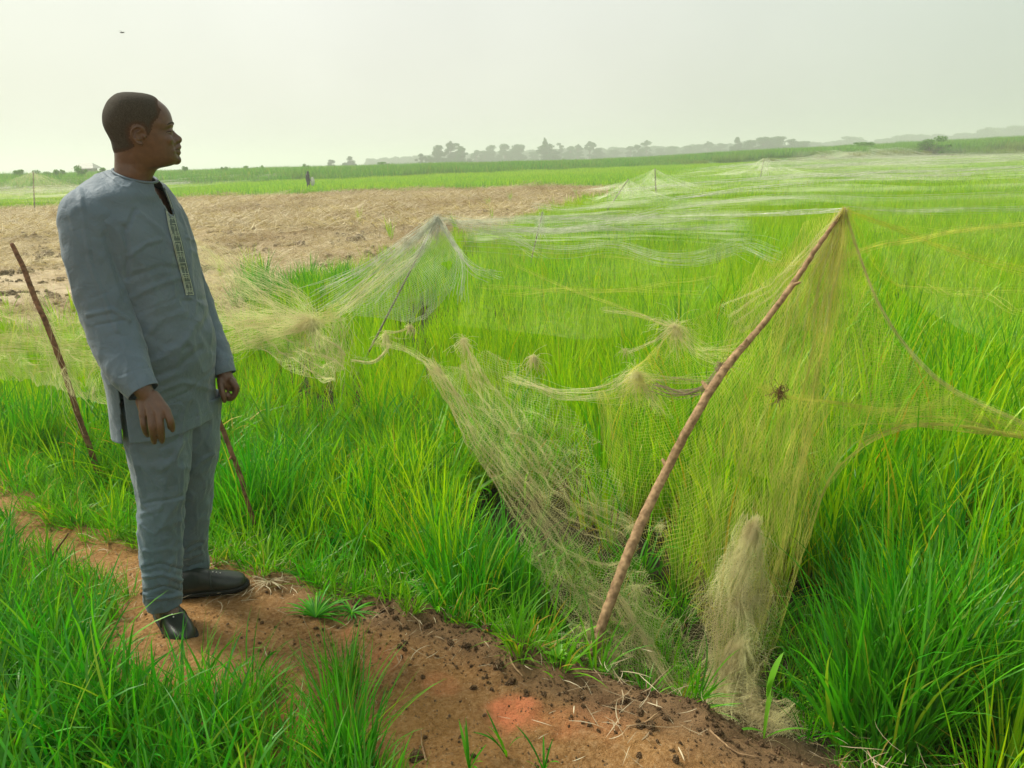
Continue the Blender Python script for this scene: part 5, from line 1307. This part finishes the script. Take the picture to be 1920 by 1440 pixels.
M_SHEETY = sheet_mat('fine_yellow_net_weave', (.86, .90, .42), (.02, .12), 30, 44, 9)
drape(([(870, 480), (1020, 478), (1200, 476), (1420, 486)], [(840, 660), (980, 680), (1160, 690), (1330, 640)]), 120, 90, M_SHEETY, 'sheer yellowish net over the rice between the nearer peak and the frayed knots', .13, .05, 11, 3)
drape(([(1600, 402), (1720, 398), (1850, 394), (2050, 388)], [(1660, 560), (1740, 640), (1850, 700), (2050, 760)]), 120, 90, M_SHEETY, 'sheer yellowish net over the rice at the right of the pole top', .13, .05, 13, 2)
# near-middle peak behind the man: converging strands from (820,408)
PKA = PK[0]; st = []
def sheetpath(pts): return pts
for k, tgt in enumerate([[(770, 460, 6.0), (700, 520, 5.6), (630, 578, 5.2)], [(760, 455, 6.0), (690, 510, 5.6), (600, 560, 5.2)], [(790, 470, 6.2), (740, 520, 5.8), (690, 555, 5.5)], [(850, 455, 6.4), (880, 500, 6.1), (930, 520, 6.0)],
                         [(845, 450, 6.4), (865, 490, 6.2), (858, 560, 5.9)], [(1000, 432, 7.2), (1100, 425, 8), (1240, 398, 9)], [(880, 430, 6.8), (960, 445, 6.8), (1010, 470, 6.6)]]):
    st += bundle([PKA] + [S(*q) for q in tgt], 44 if k < 3 else 22, .008, .06 if k < 3 else .035, 400 + k, .012)
P4 = ruled([S(820, 409, 6.6), S(790, 440, 6.3), S(740, 485, 6.0), S(690, 530, 5.6), S(630, 580, 5.2)], [S(822, 409, 6.6), S(840, 440, 6.5), S(858, 480, 6.3), S(850, 540, 6.0), S(800, 600, 5.7)], 90, 60, sag=.03, noise=.06, seed=20)
st += diamond(P4, .1, 6)
o = strands('bird_net', st, .0010, M_NETW, None, 'white net gathered to the nearer peak beyond the man, falling towards him', 'bird nets draped over the rice')
# net trough running past the man's waist
g = np.random.default_rng(8); st = []
cn = S(588, 602, 5.0)
for k, q in enumerate([[(500, 560, 5.3), (440, 520, 5.8), (385, 470, 6.4)], [(520, 590, 5.1), (450, 590, 5.1), (380, 575, 5.2)], [(540, 620, 4.9), (470, 615, 4.8), (395, 640, 4.7)], [(600, 640, 4.8), (630, 670, 4.6)], [(640, 580, 5.1), (700, 530, 5.4), (760, 480, 6.0)],
                       [(560, 560, 5.3), (500, 530, 5.6), (400, 480, 6.2)], [(480, 640, 4.8), (420, 660, 4.6), (380, 650, 4.5)], [(630, 595, 5.0), (640, 640, 4.9), (634, 690, 4.7)], [(520, 605, 5.0), (450, 604, 4.9), (385, 605, 4.9)]]):
    st += bundle([cn] + [S(*p) for p in q], 60, .02, .075, 500 + k, .02)
st += fuzz(cn, 260, .22, .9, 77, .6, .4)
P5 = ruled([S(360, 430, 6.8), S(440, 500, 6.0), S(520, 570, 5.4), S(590, 610, 5.0), S(650, 660, 4.7)], [S(340, 560, 5.4), S(400, 600, 5.0), S(460, 640, 4.8), S(540, 690, 4.6), S(620, 720, 4.5)], 150, 100, sag=.02, noise=.10, seed=31)
st += diamond(P5, .1, 8)
o = strands('bird_net', st, .00075, M_NET, None, 'tan net sagging into a trough just beyond the man\'s waist', 'bird nets draped over the rice')
# low net over the grass on the far side of the thin dark stake
P6 = ruled([S(-60, 560, 5.4), S(30, 575, 5.3), S(120, 590, 5.2), S(210, 600, 5.1), S(280, 600, 5.0)], [S(-60, 700, 4.2), S(30, 710, 4.15), S(120, 730, 4.0), S(200, 760, 3.9), S(280, 780, 3.8)], 190, 110, sag=-.03, noise=.10, seed=41)
st = diamond(P6, .1, 9)
for y_ in (640, 655, 668): st += bundle([S(-60, y_ - 8, 4.7), S(60, y_, 4.6), S(180, y_ + 4, 4.6), S(260, y_ - 20, 4.6)], 26, .03, .05, 600 + y_, .02)
st += bundle([S(50, 545, 4.4), S(90, 640, 4.3), S(150, 760, 4.1)], 40, .02, .08, 640, .02)
o = strands('bird_net', st, .0006, M_NET, None, 'thin yellowed net lying low over the grass round the dark stake', 'bird nets draped over the rice')
# slack ropes of rolled net across the field
ROPES = [([(1583, 392, 3.33), (1500, 398, 5.0), (1400, 402, 7), (1230, 407, 9), (1100, 418, 9.5), (1010, 420, 10)], 26, .004, .03, 'M_NETW', 'long white net edge running level behind the leaning pole'),
         ([(860, 452, 6.8), (960, 458, 6.8), (1060, 468, 6.7), (1150, 460, 6.8), (1230, 482, 6.2), (1310, 484, 5.8), (1390, 460, 5.8), (1450, 480, 5.2)], 46, .03, .05, 'M_NETW', 'wavy white roll of net crossing the rice left of the pole'),
         ([(1583, 394, 3.33), (1680, 428, 3.6), (1760, 460, 3.9), (1850, 490, 3.9), (1960, 515, 3.9)], 34, .006, .018, 'M_NETY', 'yellow-green net cord slanting down to the right from the pole top'),
         ([(1440, 498, 4.4), (1560, 486, 4.2), (1650, 460, 4.3), (1720, 450, 4.5), (1800, 432, 5.2), (1960, 415, 6)], 34, .008, .014, 'M_NETY', 'yellow-green net cord rising to the right behind the pole'),
         ([(1420, 725, 3.0), (1480, 745, 2.97), (1560, 755, 2.98), (1660, 772, 3.0), (1740, 765, 3.05), (1790, 740, 3.1)], 40, .006, .02, 'M_NETY', 'slack net cord hanging from the root clump to the tent edge'),
         ([(960, 495, 6), (1060, 540, 5.4), (1140, 568, 4.8), (1200, 592, 4.0), (1250, 612, 3.5)], 14, .006, .006, 'M_NETY', 'thin cord drawn down to the larger frayed knot'),
         ([(1000, 385, 12.5), (1060, 392, 14), (1140, 388, 18), (1220, 380, 22)], 24, .02, .05, 'M_NETW', 'bright net fold at the foot of the small tents'),
         ([(1420, 345, 44), (1500, 358, 36), (1600, 362, 34), (1750, 355, 36), (1960, 350, 38)], 30, .05, .09, 'M_NETW', 'far bright fold of net crossing the right of the field'),
         ([(1250, 392, 12), (1400, 375, 17), (1520, 368, 22), (1700, 372, 22), (1960, 362, 26)], 24, .03, .06, 'M_NETW', 'middle bright fold of net behind the pole top'),
         ([(1590, 392, 12), (1700, 396, 12), (1820, 392, 13), (1980, 390, 13)], 30, .03, .03, 'M_NETW', 'near bright edge where the spread net ends on the rice'),
         ([(1460, 303, 52), (1560, 318, 50), (1680, 322, 50), (1960, 316, 54)], 20, .06, .12, 'M_NETW', 'farthest bright fold of net below the bank'),
         ([(1590, 398, 3.4), (1660, 520, 3.9), (1740, 540, 4.2), (1960, 548, 4.3)], 8, .004, .01, 'M_NETY', 'faint cord across the rice right of the tent'),
         ([(1440, 300, 50), (1435, 320, 49), (1425, 350, 46)], 30, .05, .35, 'M_NETW', 'white net hanging straight down at the far peak'),
         ([(1017, 398, 12), (1012, 425, 11.9), (1008, 450, 11.6)], 50, .02, .09, 'M_NETW', 'white net hanging from the short stick beside the straw')]
for k, (pts, n, r0, r1, mt, lab) in enumerate(ROPES):
    dmean = np.mean([p[2] for p in pts])
    strands('net_fold', bundle([S(*p) for p in pts], n, r0, r1, 700 + k, .006 * dmean / 4), .00017 * max(1.8, dmean * .42), {'M_NETW': M_NETW, 'M_NETY': M_NETY}[mt], None, lab, 'folds and cords of bird net')
# ------------------------------------------------------------------ trees, shrubs, hut and field worker far off
M_TRUNK = simple_mat('grey_brown_bark', (.14, .11, .08), .9, .3, 3, .02)
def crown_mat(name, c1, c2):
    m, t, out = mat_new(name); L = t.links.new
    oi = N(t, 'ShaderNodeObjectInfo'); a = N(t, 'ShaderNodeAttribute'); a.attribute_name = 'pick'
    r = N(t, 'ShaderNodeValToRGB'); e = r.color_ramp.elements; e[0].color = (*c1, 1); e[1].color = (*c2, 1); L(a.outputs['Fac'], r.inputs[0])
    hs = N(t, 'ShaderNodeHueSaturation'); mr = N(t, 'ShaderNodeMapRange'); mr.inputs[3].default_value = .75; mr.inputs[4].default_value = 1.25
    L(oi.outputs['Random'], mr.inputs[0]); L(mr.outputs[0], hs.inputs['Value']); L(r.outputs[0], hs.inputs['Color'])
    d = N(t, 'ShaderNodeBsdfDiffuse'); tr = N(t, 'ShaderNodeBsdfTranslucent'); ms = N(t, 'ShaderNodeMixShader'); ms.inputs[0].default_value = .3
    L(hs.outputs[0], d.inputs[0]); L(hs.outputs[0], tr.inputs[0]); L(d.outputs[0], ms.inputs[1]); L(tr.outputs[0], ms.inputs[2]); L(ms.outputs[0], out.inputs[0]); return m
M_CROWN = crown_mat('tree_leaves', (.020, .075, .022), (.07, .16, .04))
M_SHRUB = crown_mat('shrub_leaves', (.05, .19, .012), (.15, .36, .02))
def tree_mesh(seed, kind):
    """unit height tree: trunk with limbs, crown of leaf clumps"""
    g = np.random.default_rng(seed); T = Lump(); B = []
    if kind == 'round': sp, lo, nb = .36, .10, 24
    elif kind == 'slender': sp, lo, nb = .17, .12, 14
    elif kind == 'tuft': sp, lo, nb = .28, .12, 18
    else: sp, lo, nb = .55, .10, 16
    if kind != 'shrub':
        T.limb([(0, 0, -.06), (.01 * g.normal(), .01, .3), (.02, 0, .62)], [.028, .021, .010], 6, 8)
    else: T.limb([(0, 0, -.06), (.02, .01, .12), (.03, 0, .3)], [.02, .014, .006], 5, 6)
    for i in range(nb):
        z = lo + (1 - lo) * g.random() ** 1.1; a = g.random() * 6.28
        rr = sp * math.sqrt(g.random()) * (1.15 - .75 * ((z - lo) / (1 - lo)) ** 1.3); c = np.array([rr * math.cos(a), rr * math.sin(a), z * .92])
        s_ = g.uniform(.06, .17) * (1.25 if kind == 'round' else .9 if kind != 'shrub' else 1.3)
        B.append((c, s_)); z0 = min(.6, max(.15, z * .55)) * (1 if kind != 'shrub' else .4)
        T.limb([(0, 0, z0), (c + np.array([0, 0, z0])) * .5 + np.array([0, 0, .02]), c], [.010, .007, .003], 4, 5)
    if kind == 'tuft': B.append((np.array([.03, 0, .97]), .05)); B.append((np.array([-.03, .02, .90]), .06))
    B.append((np.array([0, 0, .88 if kind != 'shrub' else .5]), .10))
    V = []; pk = []
    for c, s_ in B:
        n = int(230 * (s_ / .12) ** 1.6) + 30
        d = g.normal(0, 1, (n, 3)); d /= np.linalg.norm(d, axis=1)[:, None]; rad = s_ * g.random(n) ** .45; p = c + d * rad[:, None] * (1, 1, .75)
        sz = g.uniform(.012, .030, n); t1 = g.normal(0, 1, (n, 3)); t1 /= np.linalg.norm(t1, axis=1)[:, None]; t2 = np.cross(t1, g.normal(0, 1, (n, 3))); t2 /= np.linalg.norm(t2, axis=1)[:, None]
        q = np.stack([p - t1 * sz[:, None], p + t2 * sz[:, None] * .6, p + t1 * sz[:, None], p - t2 * sz[:, None] * .6], 1)
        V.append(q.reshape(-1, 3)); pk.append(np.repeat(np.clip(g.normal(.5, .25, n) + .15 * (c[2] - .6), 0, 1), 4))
    V = np.vstack(V); F = np.arange(len(V)).reshape(-1, 4)
    return (np.vstack(T.V), T.F), (V, F, np.concatenate(pk))
PROT = {}
def tree(px, ytop, wpx, Y, kind, label, name='tree', group='hazy trees along the horizon', mat=None, var=None):
    key = (kind, (var if var is not None else int(px)) % (4 if kind == 'round' else 3), mat.name if mat else '')
    if key not in PROT:
        (tv_, tf_), (cv, cf, pk) = tree_mesh(hash(kind) % 7 * 0 + key[1] * 31 + len(kind), kind)
        a = link_mesh('trunk', tv_, tf_, M_TRUNK, link=False).data
        ob = link_mesh('crown', cv, cf, mat or M_CROWN, smooth=False, link=False); set_attr(ob, 'pick', pk); PROT[key] = (a, ob.data)
    a, b = PROT[key]
    top = S(px, ytop, Y); gz_ = float(ground_z(top[0], top[1])); H = top[2] - gz_
    W = wpx / FPX * Y * 1.0; spread = {'round': .88, 'slender': .48, 'tuft': .62, 'shrub': 1.25}[kind]
    root = empty(name, (top[0], top[1], gz_)); root.scale = (1.3 * W / spread, 1.3 * W / spread, H / 1.02); root.rotation_euler = (0, 0, px * 1.7)
    tag(root, label, 'shrub' if kind == 'shrub' else 'tree', group)
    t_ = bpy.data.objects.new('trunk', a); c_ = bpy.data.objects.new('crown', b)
    for o in (t_, c_): C.objects.link(o); o.parent = root
TR = [(620, 299, 15, 300, 'round', 'tiny hazy tree nearest the field worker, paler than its neighbour'), (655, 291, 22, 300, 'round', 'small round lone tree on the horizon between the worker and the treeline'),
      (790, 286, 26, 300, 'shrub', 'low bushy tree at the open end of the treeline'), (805, 290, 22, 310, 'shrub', 'low dark bush tucked under the first tall tree of the line'),
      (822, 270, 34, 330, 'round', 'dense rounded tree, first tall one of the line'), (843, 264, 26, 340, 'tuft', 'tall ragged tree, highest of the first clump'), (856, 265, 22, 345, 'slender', 'thin-topped tree rising beside the highest of the first clump'), (866, 275, 26, 320, 'round', 'darker round tree closing the first clump'),
      (893, 279, 18, 400, 'slender', 'slim faint tree after the gap past the first clump'), (908, 282, 26, 400, 'round', 'low faint tree just past the slim one'), (922, 270, 30, 410, 'round', 'broad hazy tree at the start of the second clump'), (945, 268, 30, 400, 'round', 'round-headed hazy tree in the middle of the second clump'),
      (972, 270, 32, 400, 'round', 'flat-topped hazy tree at the end of the second clump'), (1000, 284, 24, 430, 'round', 'low pale tree filling the dip after the second clump'), (1026, 268, 46, 360, 'round', 'wide dark tree under the odd leaning top'), (1022, 257, 14, 362, 'tuft', 'lone high tuft of branches sticking out above the wide dark tree'),
      (1048, 265, 17, 420, 'slender', 'slender pale tree just past the high tuft'), (1069, 273, 22, 410, 'round', 'compact round tree past the slender pale one'), (1083, 270, 20, 420, 'tuft', 'pale pointed tree joined to the compact round one'), (1106, 264, 28, 410, 'tuft', 'tall spreading hazy tree midway along the treeline'),
      (1122, 276, 24, 430, 'round', 'low hazy tree leaning on the tall spreading one'), (1150, 280, 36, 460, 'round', 'long low pale crown in the middle stretch of the treeline'), (1182, 272, 18, 440, 'slender', 'narrow pale tree before the pointed twin'), (1197, 270, 18, 400, 'round', 'darker narrow tree beside the pointed one'), (1213, 262, 22, 430, 'tuft', 'tree with a pointed bare top over the leaning grey net stick'),
      (1237, 277, 26, 470, 'round', 'low pale crown just after the pointed bare top'), (1262, 274, 34, 480, 'round', 'wide faint crown over the near end of the reed bank'), (1290, 272, 30, 480, 'round', 'rounded faint crown, second over the reed bank'), (1328, 264, 20, 470, 'tuft', 'ragged faint tree standing up over the low crowns'),
      (1352, 268, 24, 480, 'round', 'faint flat crown just before the dark solitary tree'), (1383, 254, 22, 380, 'round', 'dark upright tree standing up clear of the forest mass'), (1408, 262, 32, 390, 'round', 'dark crown joining the upright tree to the forest mass'), (1432, 256, 36, 390, 'round', 'highest crown of the dark forest mass'),
      (1460, 255, 36, 390, 'round', 'broad crown in the centre of the dark forest mass'), (1487, 258, 34, 395, 'round', 'sloping crown on the falling side of the dark forest mass'), (1508, 264, 30, 400, 'round', 'last low crown of the dark forest mass'),
      (1312, 270, 26, 490, 'round', 'pale crown squeezed before the ragged faint tree'), (590 + 985, 261, 40, 620, 'round', 'very faint round crown beyond the dark forest mass'), (1592, 255, 46, 620, 'round', 'very faint domed tree over the low bank bushes')]
for (x, yt, w, Y, k, lab) in TR: tree(x, yt, w, Y, k, 'hazy ' * 0 + lab)
SHR = [(1620, 262, 62, 118, 'wide dark green shrub on top of the bank'), (1748, 250, 62, 112, 'tall spiky green shrub highest on the bank'), (1335, 283, 60, 120, 'low flat shrub at the near end of the brown bank'), (1240 + 225, 279, 30, 122, 'small shrub on the bank under the dark forest'), (146, 304, 36, 84, 'rounded shrub beside the small pale hut'),
       (108, 312, 30, 86, 'low shrub next to the rounded one by the hut'), (33, 312, 34, 88, 'thin wispy shrub over the far tan net tent'), (80, 314, 40, 95, 'flat shrub between the wispy one and the hut'), (345, 306, 18, 95, 'little shrub showing under the man\'s chin'), (420, 308, 22, 100, 'dark tiny shrub on the horizon past the man\'s face'),
       (485, 306, 16, 105, 'small round shrub on the horizon halfway to the worker'), (575, 303, 18, 110, 'small dark shrub on the horizon above the worker'), (460, 309, 20, 110, 'faint little shrub beside the small round one'), (715, 302, 34, 140, 'long low shrub between the lone tree and the treeline'), (190, 312, 30, 88, 'wispy shrub between the hut and the man\'s shoulder')]
for (x, yt, w, Y, lab) in SHR: tree(x, yt, w, Y, 'shrub', lab, 'shrub', 'shrubs scattered on the reed bank', M_SHRUB)
# far forest, one fading mass 
def mass(name, spans, Y, step, label):
    g = np.random.default_rng(len(spans)); P = []; Sc = []
    xs = np.array([s[0] for s in spans]); ys = np.array([s[1] for s in spans])
    for x in np.arange(xs[0], xs[-1], step):
        for row in range(3):
            yy = Y + row * 25 + g.uniform(-10, 10); xx = x + g.uniform(-step, step) * .5
            yt = np.interp(xx, xs, ys); top = S(xx, yt, yy); gz_ = 1.0; h = max(2.5, top[2] - gz_) * g.uniform(.72, 1.04)
            P.append((top[0], top[1], gz_)); Sc.append(h)
    return np.array(P), np.array(Sc)
fc = []
for i in range(4):
    (tv_, tf_), (cv, cf, pk) = tree_mesh(900 + i, 'round'); ob = link_mesh('forest_crown', np.vstack([cv]) * (1.6, 1.6, 1), cf, M_CROWN, smooth=False, link=False); set_attr(ob, 'pick', pk); fc.append(ob)
FC = variant_set('forest_crowns', fc)
P, Sc = mass('forest', [(1500, 268), (1600, 262), (1640, 262), (1700, 252), (1760, 252), (1820, 246), (1880, 237), (1960, 230), (2050, 226)], 640, 9, '')
fo = scatter('distant_forest', P, FC, 4, tilt=0, scale=Sc, seed=31); tag(fo, 'hazy blue-grey forest rising behind the bank', 'forest')
P, Sc = mass('forest', [(690, 297), (790, 291), (900, 284), (1100, 277), (1300, 271), (1400, 266), (1540, 266)], 560, 8, '')
fo = scatter('distant_woods', P, FC, 4, tilt=0, scale=Sc, seed=32); tag(fo, 'faint belt of woods behind the treeline', 'forest')
# hut
hb = S(163, 316, 150.0); hg = float(ground_z(hb[0], hb[1])); ht_ = S(163, 305.5, 150.0)[2]
hut = empty('small_hut', (hb[0], hb[1], hg)); tag(hut, 'small hut with a pale low roof beside the rounded shrub', 'hut')
M_WALL = simple_mat('mud_wall', (.22, .19, .14), .9, .2, 2); M_ROOF = simple_mat('pale_sheet_roof', (.42, .42, .36), .6, .15, 3)
hh = ht_ - hg - .9
V = [(x, y, z) for z in (0, hh) for x, y in ((-1.3, -1.2), (1.3, -1.2), (1.3, 1.2), (-1.3, 1.2))]
link_mesh('wall', V, [(0, 1, 5, 4), (1, 2, 6, 5), (2, 3, 7, 6), (3, 0, 4, 7)], M_WALL, hut, smooth=False)
V = [(-2.1, -1.8, hh - .1), (2.1, -1.8, hh - .1), (2.1, 1.8, hh - .1), (-2.1, 1.8, hh - .1), (-1.2, 0, hh + .9), (1.2, 0, hh + .9)]
link_mesh('roof', V, [(0, 1, 5, 4), (2, 3, 4, 5), (1, 2, 5), (3, 0, 4), (0, 3, 2, 1)], M_ROOF, hut, smooth=False)
V = [(-.4, -1.225, 0), (.4, -1.225, 0), (.4, -1.225, 1.8), (-.4, -1.225, 1.8), (-.4, -1.20, 0), (.4, -1.20, 0), (.4, -1.20, 1.8), (-.4, -1.20, 1.8)]
link_mesh('door', V, [(0, 1, 2, 3), (4, 5, 1, 0), (1, 5, 6, 2), (3, 2, 6, 7), (4, 0, 3, 7)], M_TRUNK, hut, smooth=False)
# worker in the rice with a pale sack
wt = S(576, 320.5, 58.0); wg = float(ground_z(wt[0], wt[1])); H = wt[2] - wg; s_ = H / 1.66
g = Lump(); W0 = np.array([wt[0], wt[1], wg])
def wp(x, y, z): return W0 + np.array([x, y, z]) * s_
g.ball(wp(.03, 0, 1.55), np.array([.085, .095, .11]) * s_); g.ball(wp(.11, -.01, 1.535), .02 * s_)
for pts, rr in [([(.0, 0, 1.48), (.0, 0, 1.36)], [.055, .06]), ([(0, 0, 1.35), (-.02, 0, 1.1), (0, 0, .88)], [.15, .145, .14]), ([(-.02, .17, 1.36), (-.01, -.17, 1.36)], [.065, .065]),
                ([(0, .09, .88), (.03, .1, .48), (0, .1, .06)], [.09, .065, .045]), ([(0, -.09, .88), (-.06, -.1, .48), (-.1, -.1, .06)], [.09, .065, .045]), ([(-.1, -.1, .05), (.06, -.11, .03)], [.04, .03]), ([(0, .1, .05), (.15, .11, .03)], [.04, .03]),
                ([(0, -.19, 1.36), (.06, -.24, 1.1), (.22, -.2, .98)], [.05, .042, .034]), ([(0, .19, 1.36), (.04, .24, 1.1), (.2, .18, .95)], [.05, .042, .034])]:
    g.limb([wp(*p) for p in pts], [r * s_ for r in rr], 8, 10)
for k_ in range(5):
    for sy in (-.2, .18): g.limb([wp(.22, sy, .97), wp(.27, sy + .012 * (k_ - 2), .95), wp(.28, sy + .014 * (k_ - 2), .90 - .006 * abs(k_ - 2))], [.011 * s_, .010 * s_, .007 * s_], 4, 6)
raw = link_mesh('raw_body', np.vstack(g.V), g.F, None); wm = remesh(raw, .016, 1); bpy.data.objects.remove(raw); wm.materials.clear(); wm.materials.append(simple_mat('dark_work_clothes', (.05, .05, .055), .9, .3, 4))
wm.polygons.foreach_set('use_smooth', np.ones(len(wm.polygons), bool))
wk = bpy.data.objects.new('person', wm); C.objects.link(wk); tag(wk, 'distant field worker in dark clothes wading through the green rice', 'person')
g = Lump(); g.limb([wp(.33, -.05, 1.12), wp(.34, -.05, .92), wp(.33, -.05, .7)], [.10 * s_, .17 * s_, .13 * s_], 8, 14)
o = link_mesh('sack', np.vstack(g.V), g.F, simple_mat('pale_sack', (.6, .6, .52), .9, .1, 5)); tag(o, 'pale sack carried in front of the distant field worker', 'sack')
# ------------------------------------------------------------------ single plants by the bund
def leafy(name, P0, leaves, label, mat, seed, stem=None):
    """leaves: (azimuth deg, length, width, start elevation deg, droop)"""
    g_ = np.random.default_rng(seed); V = []; F = []; T = []; Rr = []; n = 0
    for az, Ln, W, el, dr, h0 in leaves:
        az = R(az); s = np.linspace(0, 1, 10); th = R(el) - R(dr) * s ** 1.6
        x = np.concatenate([[0], np.cumsum(np.cos(th[1:]) * Ln / 9)]); z = np.concatenate([[0], np.cumsum(np.sin(th[1:]) * Ln / 9)]) + h0
        wd = W * np.sin(np.pi * np.clip(s * .93 + .07, 0, 1)) ** .7 / 2
        for j in range(10):
            c = np.array([x[j] * math.cos(az), x[j] * math.sin(az), z[j]]); d_ = np.array([-math.sin(az), math.cos(az), 0]) * wd[j]
            V += [c - d_ + (0, 0, wd[j] * .35), c, c + d_ + (0, 0, wd[j] * .35)]; T += [max(.25, s[j])] * 3
        rv = g_.random() * .9
        Rr += [rv] * 30
        for j in range(9):
            b_ = n + 3 * j; F += [(b_, b_ + 1, b_ + 4, b_ + 3), (b_ + 1, b_ + 2, b_ + 5, b_ + 4)]
        n += 30
    o = link_mesh(name, np.array(V) + P0, F, mat); set_attr(o, 'along', T); set_attr(o, 'pick', Rr); tag(o, label, 'plant'); return o
def gp(px, py):
    p = at_z(px, py, 0); 
    for _ in range(6): p = at_z(px, py, float(ground_z(p[0], p[1])))
    return p
M_SEED = leaf_mat('seedling_leaf', [(0, (.10, .34, .02)), (1, (.22, .48, .03))], base_dark=0, tintamt=0)
sd_base = gp(1432, 1385)
g = np.random.default_rng(3)
leafy('maize_seedling', sd_base, [(25, .15, .022, 82, 30, .15), (165, .13, .020, 86, 10, .15), (200, .13, .012, 40, 55, .02), (60, .20, .012, 80, 20, .0), (-30, .16, .010, 50, 40, .0), (5, .18, .007, 86, 6, .0)], 'pale broad-leaved seedling standing in the net heap at the bund foot', M_SEED, 1)
wb = gp(1045, 1243)
leafy('herb', wb, [(k * 47 + g.uniform(-15, 15), g.uniform(.025, .055), g.uniform(.014, .022), g.uniform(20, 70), 40, .003 + .02 * g.random()) for k in range(26)], 'small bright green herb with round leaflets on the bund edge', M_SEED, 2)
tb = gp(592, 1160)
leafy('grass_rosette', tb, [(g.uniform(-30, 200), g.uniform(.05, .17), g.uniform(.006, .010), g.uniform(8, 50), 40, .005) for k in range(60)], 'flat spreading grass rosette in the middle of the bund top', M_WEED, 3)
tb = gp(660, 1150)
leafy('grass_rosette', tb, [(g.uniform(0, 360), g.uniform(.04, .13), g.uniform(.005, .008), g.uniform(8, 35), 30, .005) for k in range(24)], 'smaller flat grass rosette beside the first one, nearer the clods', M_WEED, 33)
tb = gp(505, 1092)
leafy('dry_tuft', tb, [(g.uniform(150, 400), g.uniform(.03, .11), g.uniform(.0015, .003), g.uniform(0, 28), 30, .006) for k in range(40)], 'pale dry grass tuft just past the toe of the farther shoe', M_DRY, 4)
for k, (px, py, n, ln, lab) in enumerate([(880, 1445, 9, .16, 'few upright grass blades at the near edge of the bund under the red patch'), (950, 1420, 7, .15, 'tall pair of grass blades sprouting right in front of the red patch'), (1020, 1450, 8, .16, 'narrow grass sprout next to the tall pair'), (820, 1150, 16, .22, 'arching light green grass sprig at the clod line')]):
    leafy('grass_sprig', gp(px, py), [(g.uniform(0, 360), g.uniform(.5, 1) * ln, g.uniform(.006, .009), g.uniform(55, 88), g.uniform(10, 60), 0) for _ in range(n)], lab, M_WEED, 50 + k)
bird = Lump(); bp = S(229, 61, 60.0)
bird.limb([bp + (-.16, 0, 0), bp, bp + (.16, 0, .01)], [.02, .05, .02], 6, 8); 
for sy in (-1, 1): bird.limb([bp, bp + (.0, sy * .22, .07), bp + (-.1, sy * .45, .02)], [.035, .02, .008], 6, 8, flat=.5)
o = link_mesh('bird', np.vstack(bird.V), bird.F, simple_mat('dark_feathers', (.03, .03, .03))); tag(o, 'tiny dark bird flying high above the man', 'bird')
# ------------------------------------------------------------------ haze
bm = bmesh.new()
bmesh.ops.create_cube(bm, size=1)
for v in bm.verts:
    v.co = Vector((v.co.x * 7000, v.co.y * 7000 + 1000, (-2.2 if v.co.z < 0 else 22.0)))
me = bpy.data.meshes.new('haze'); bm.to_mesh(me); bm.free()
hm, ht, hout = mat_new('haze_air')
pv = N(ht, 'ShaderNodeVolumePrincipled')
pv.inputs['Color'].default_value = (.93, .97, .90, 1); pv.inputs['Density'].default_value = HAZE = .0019
pv.inputs['Anisotropy'].default_value = .3
ht.links.new(pv.outputs[0], hout.inputs['Volume'])
me.materials.append(hm)
hz = bpy.data.objects.new('haze', me); C.objects.link(hz); tag(hz, kind='stuff')
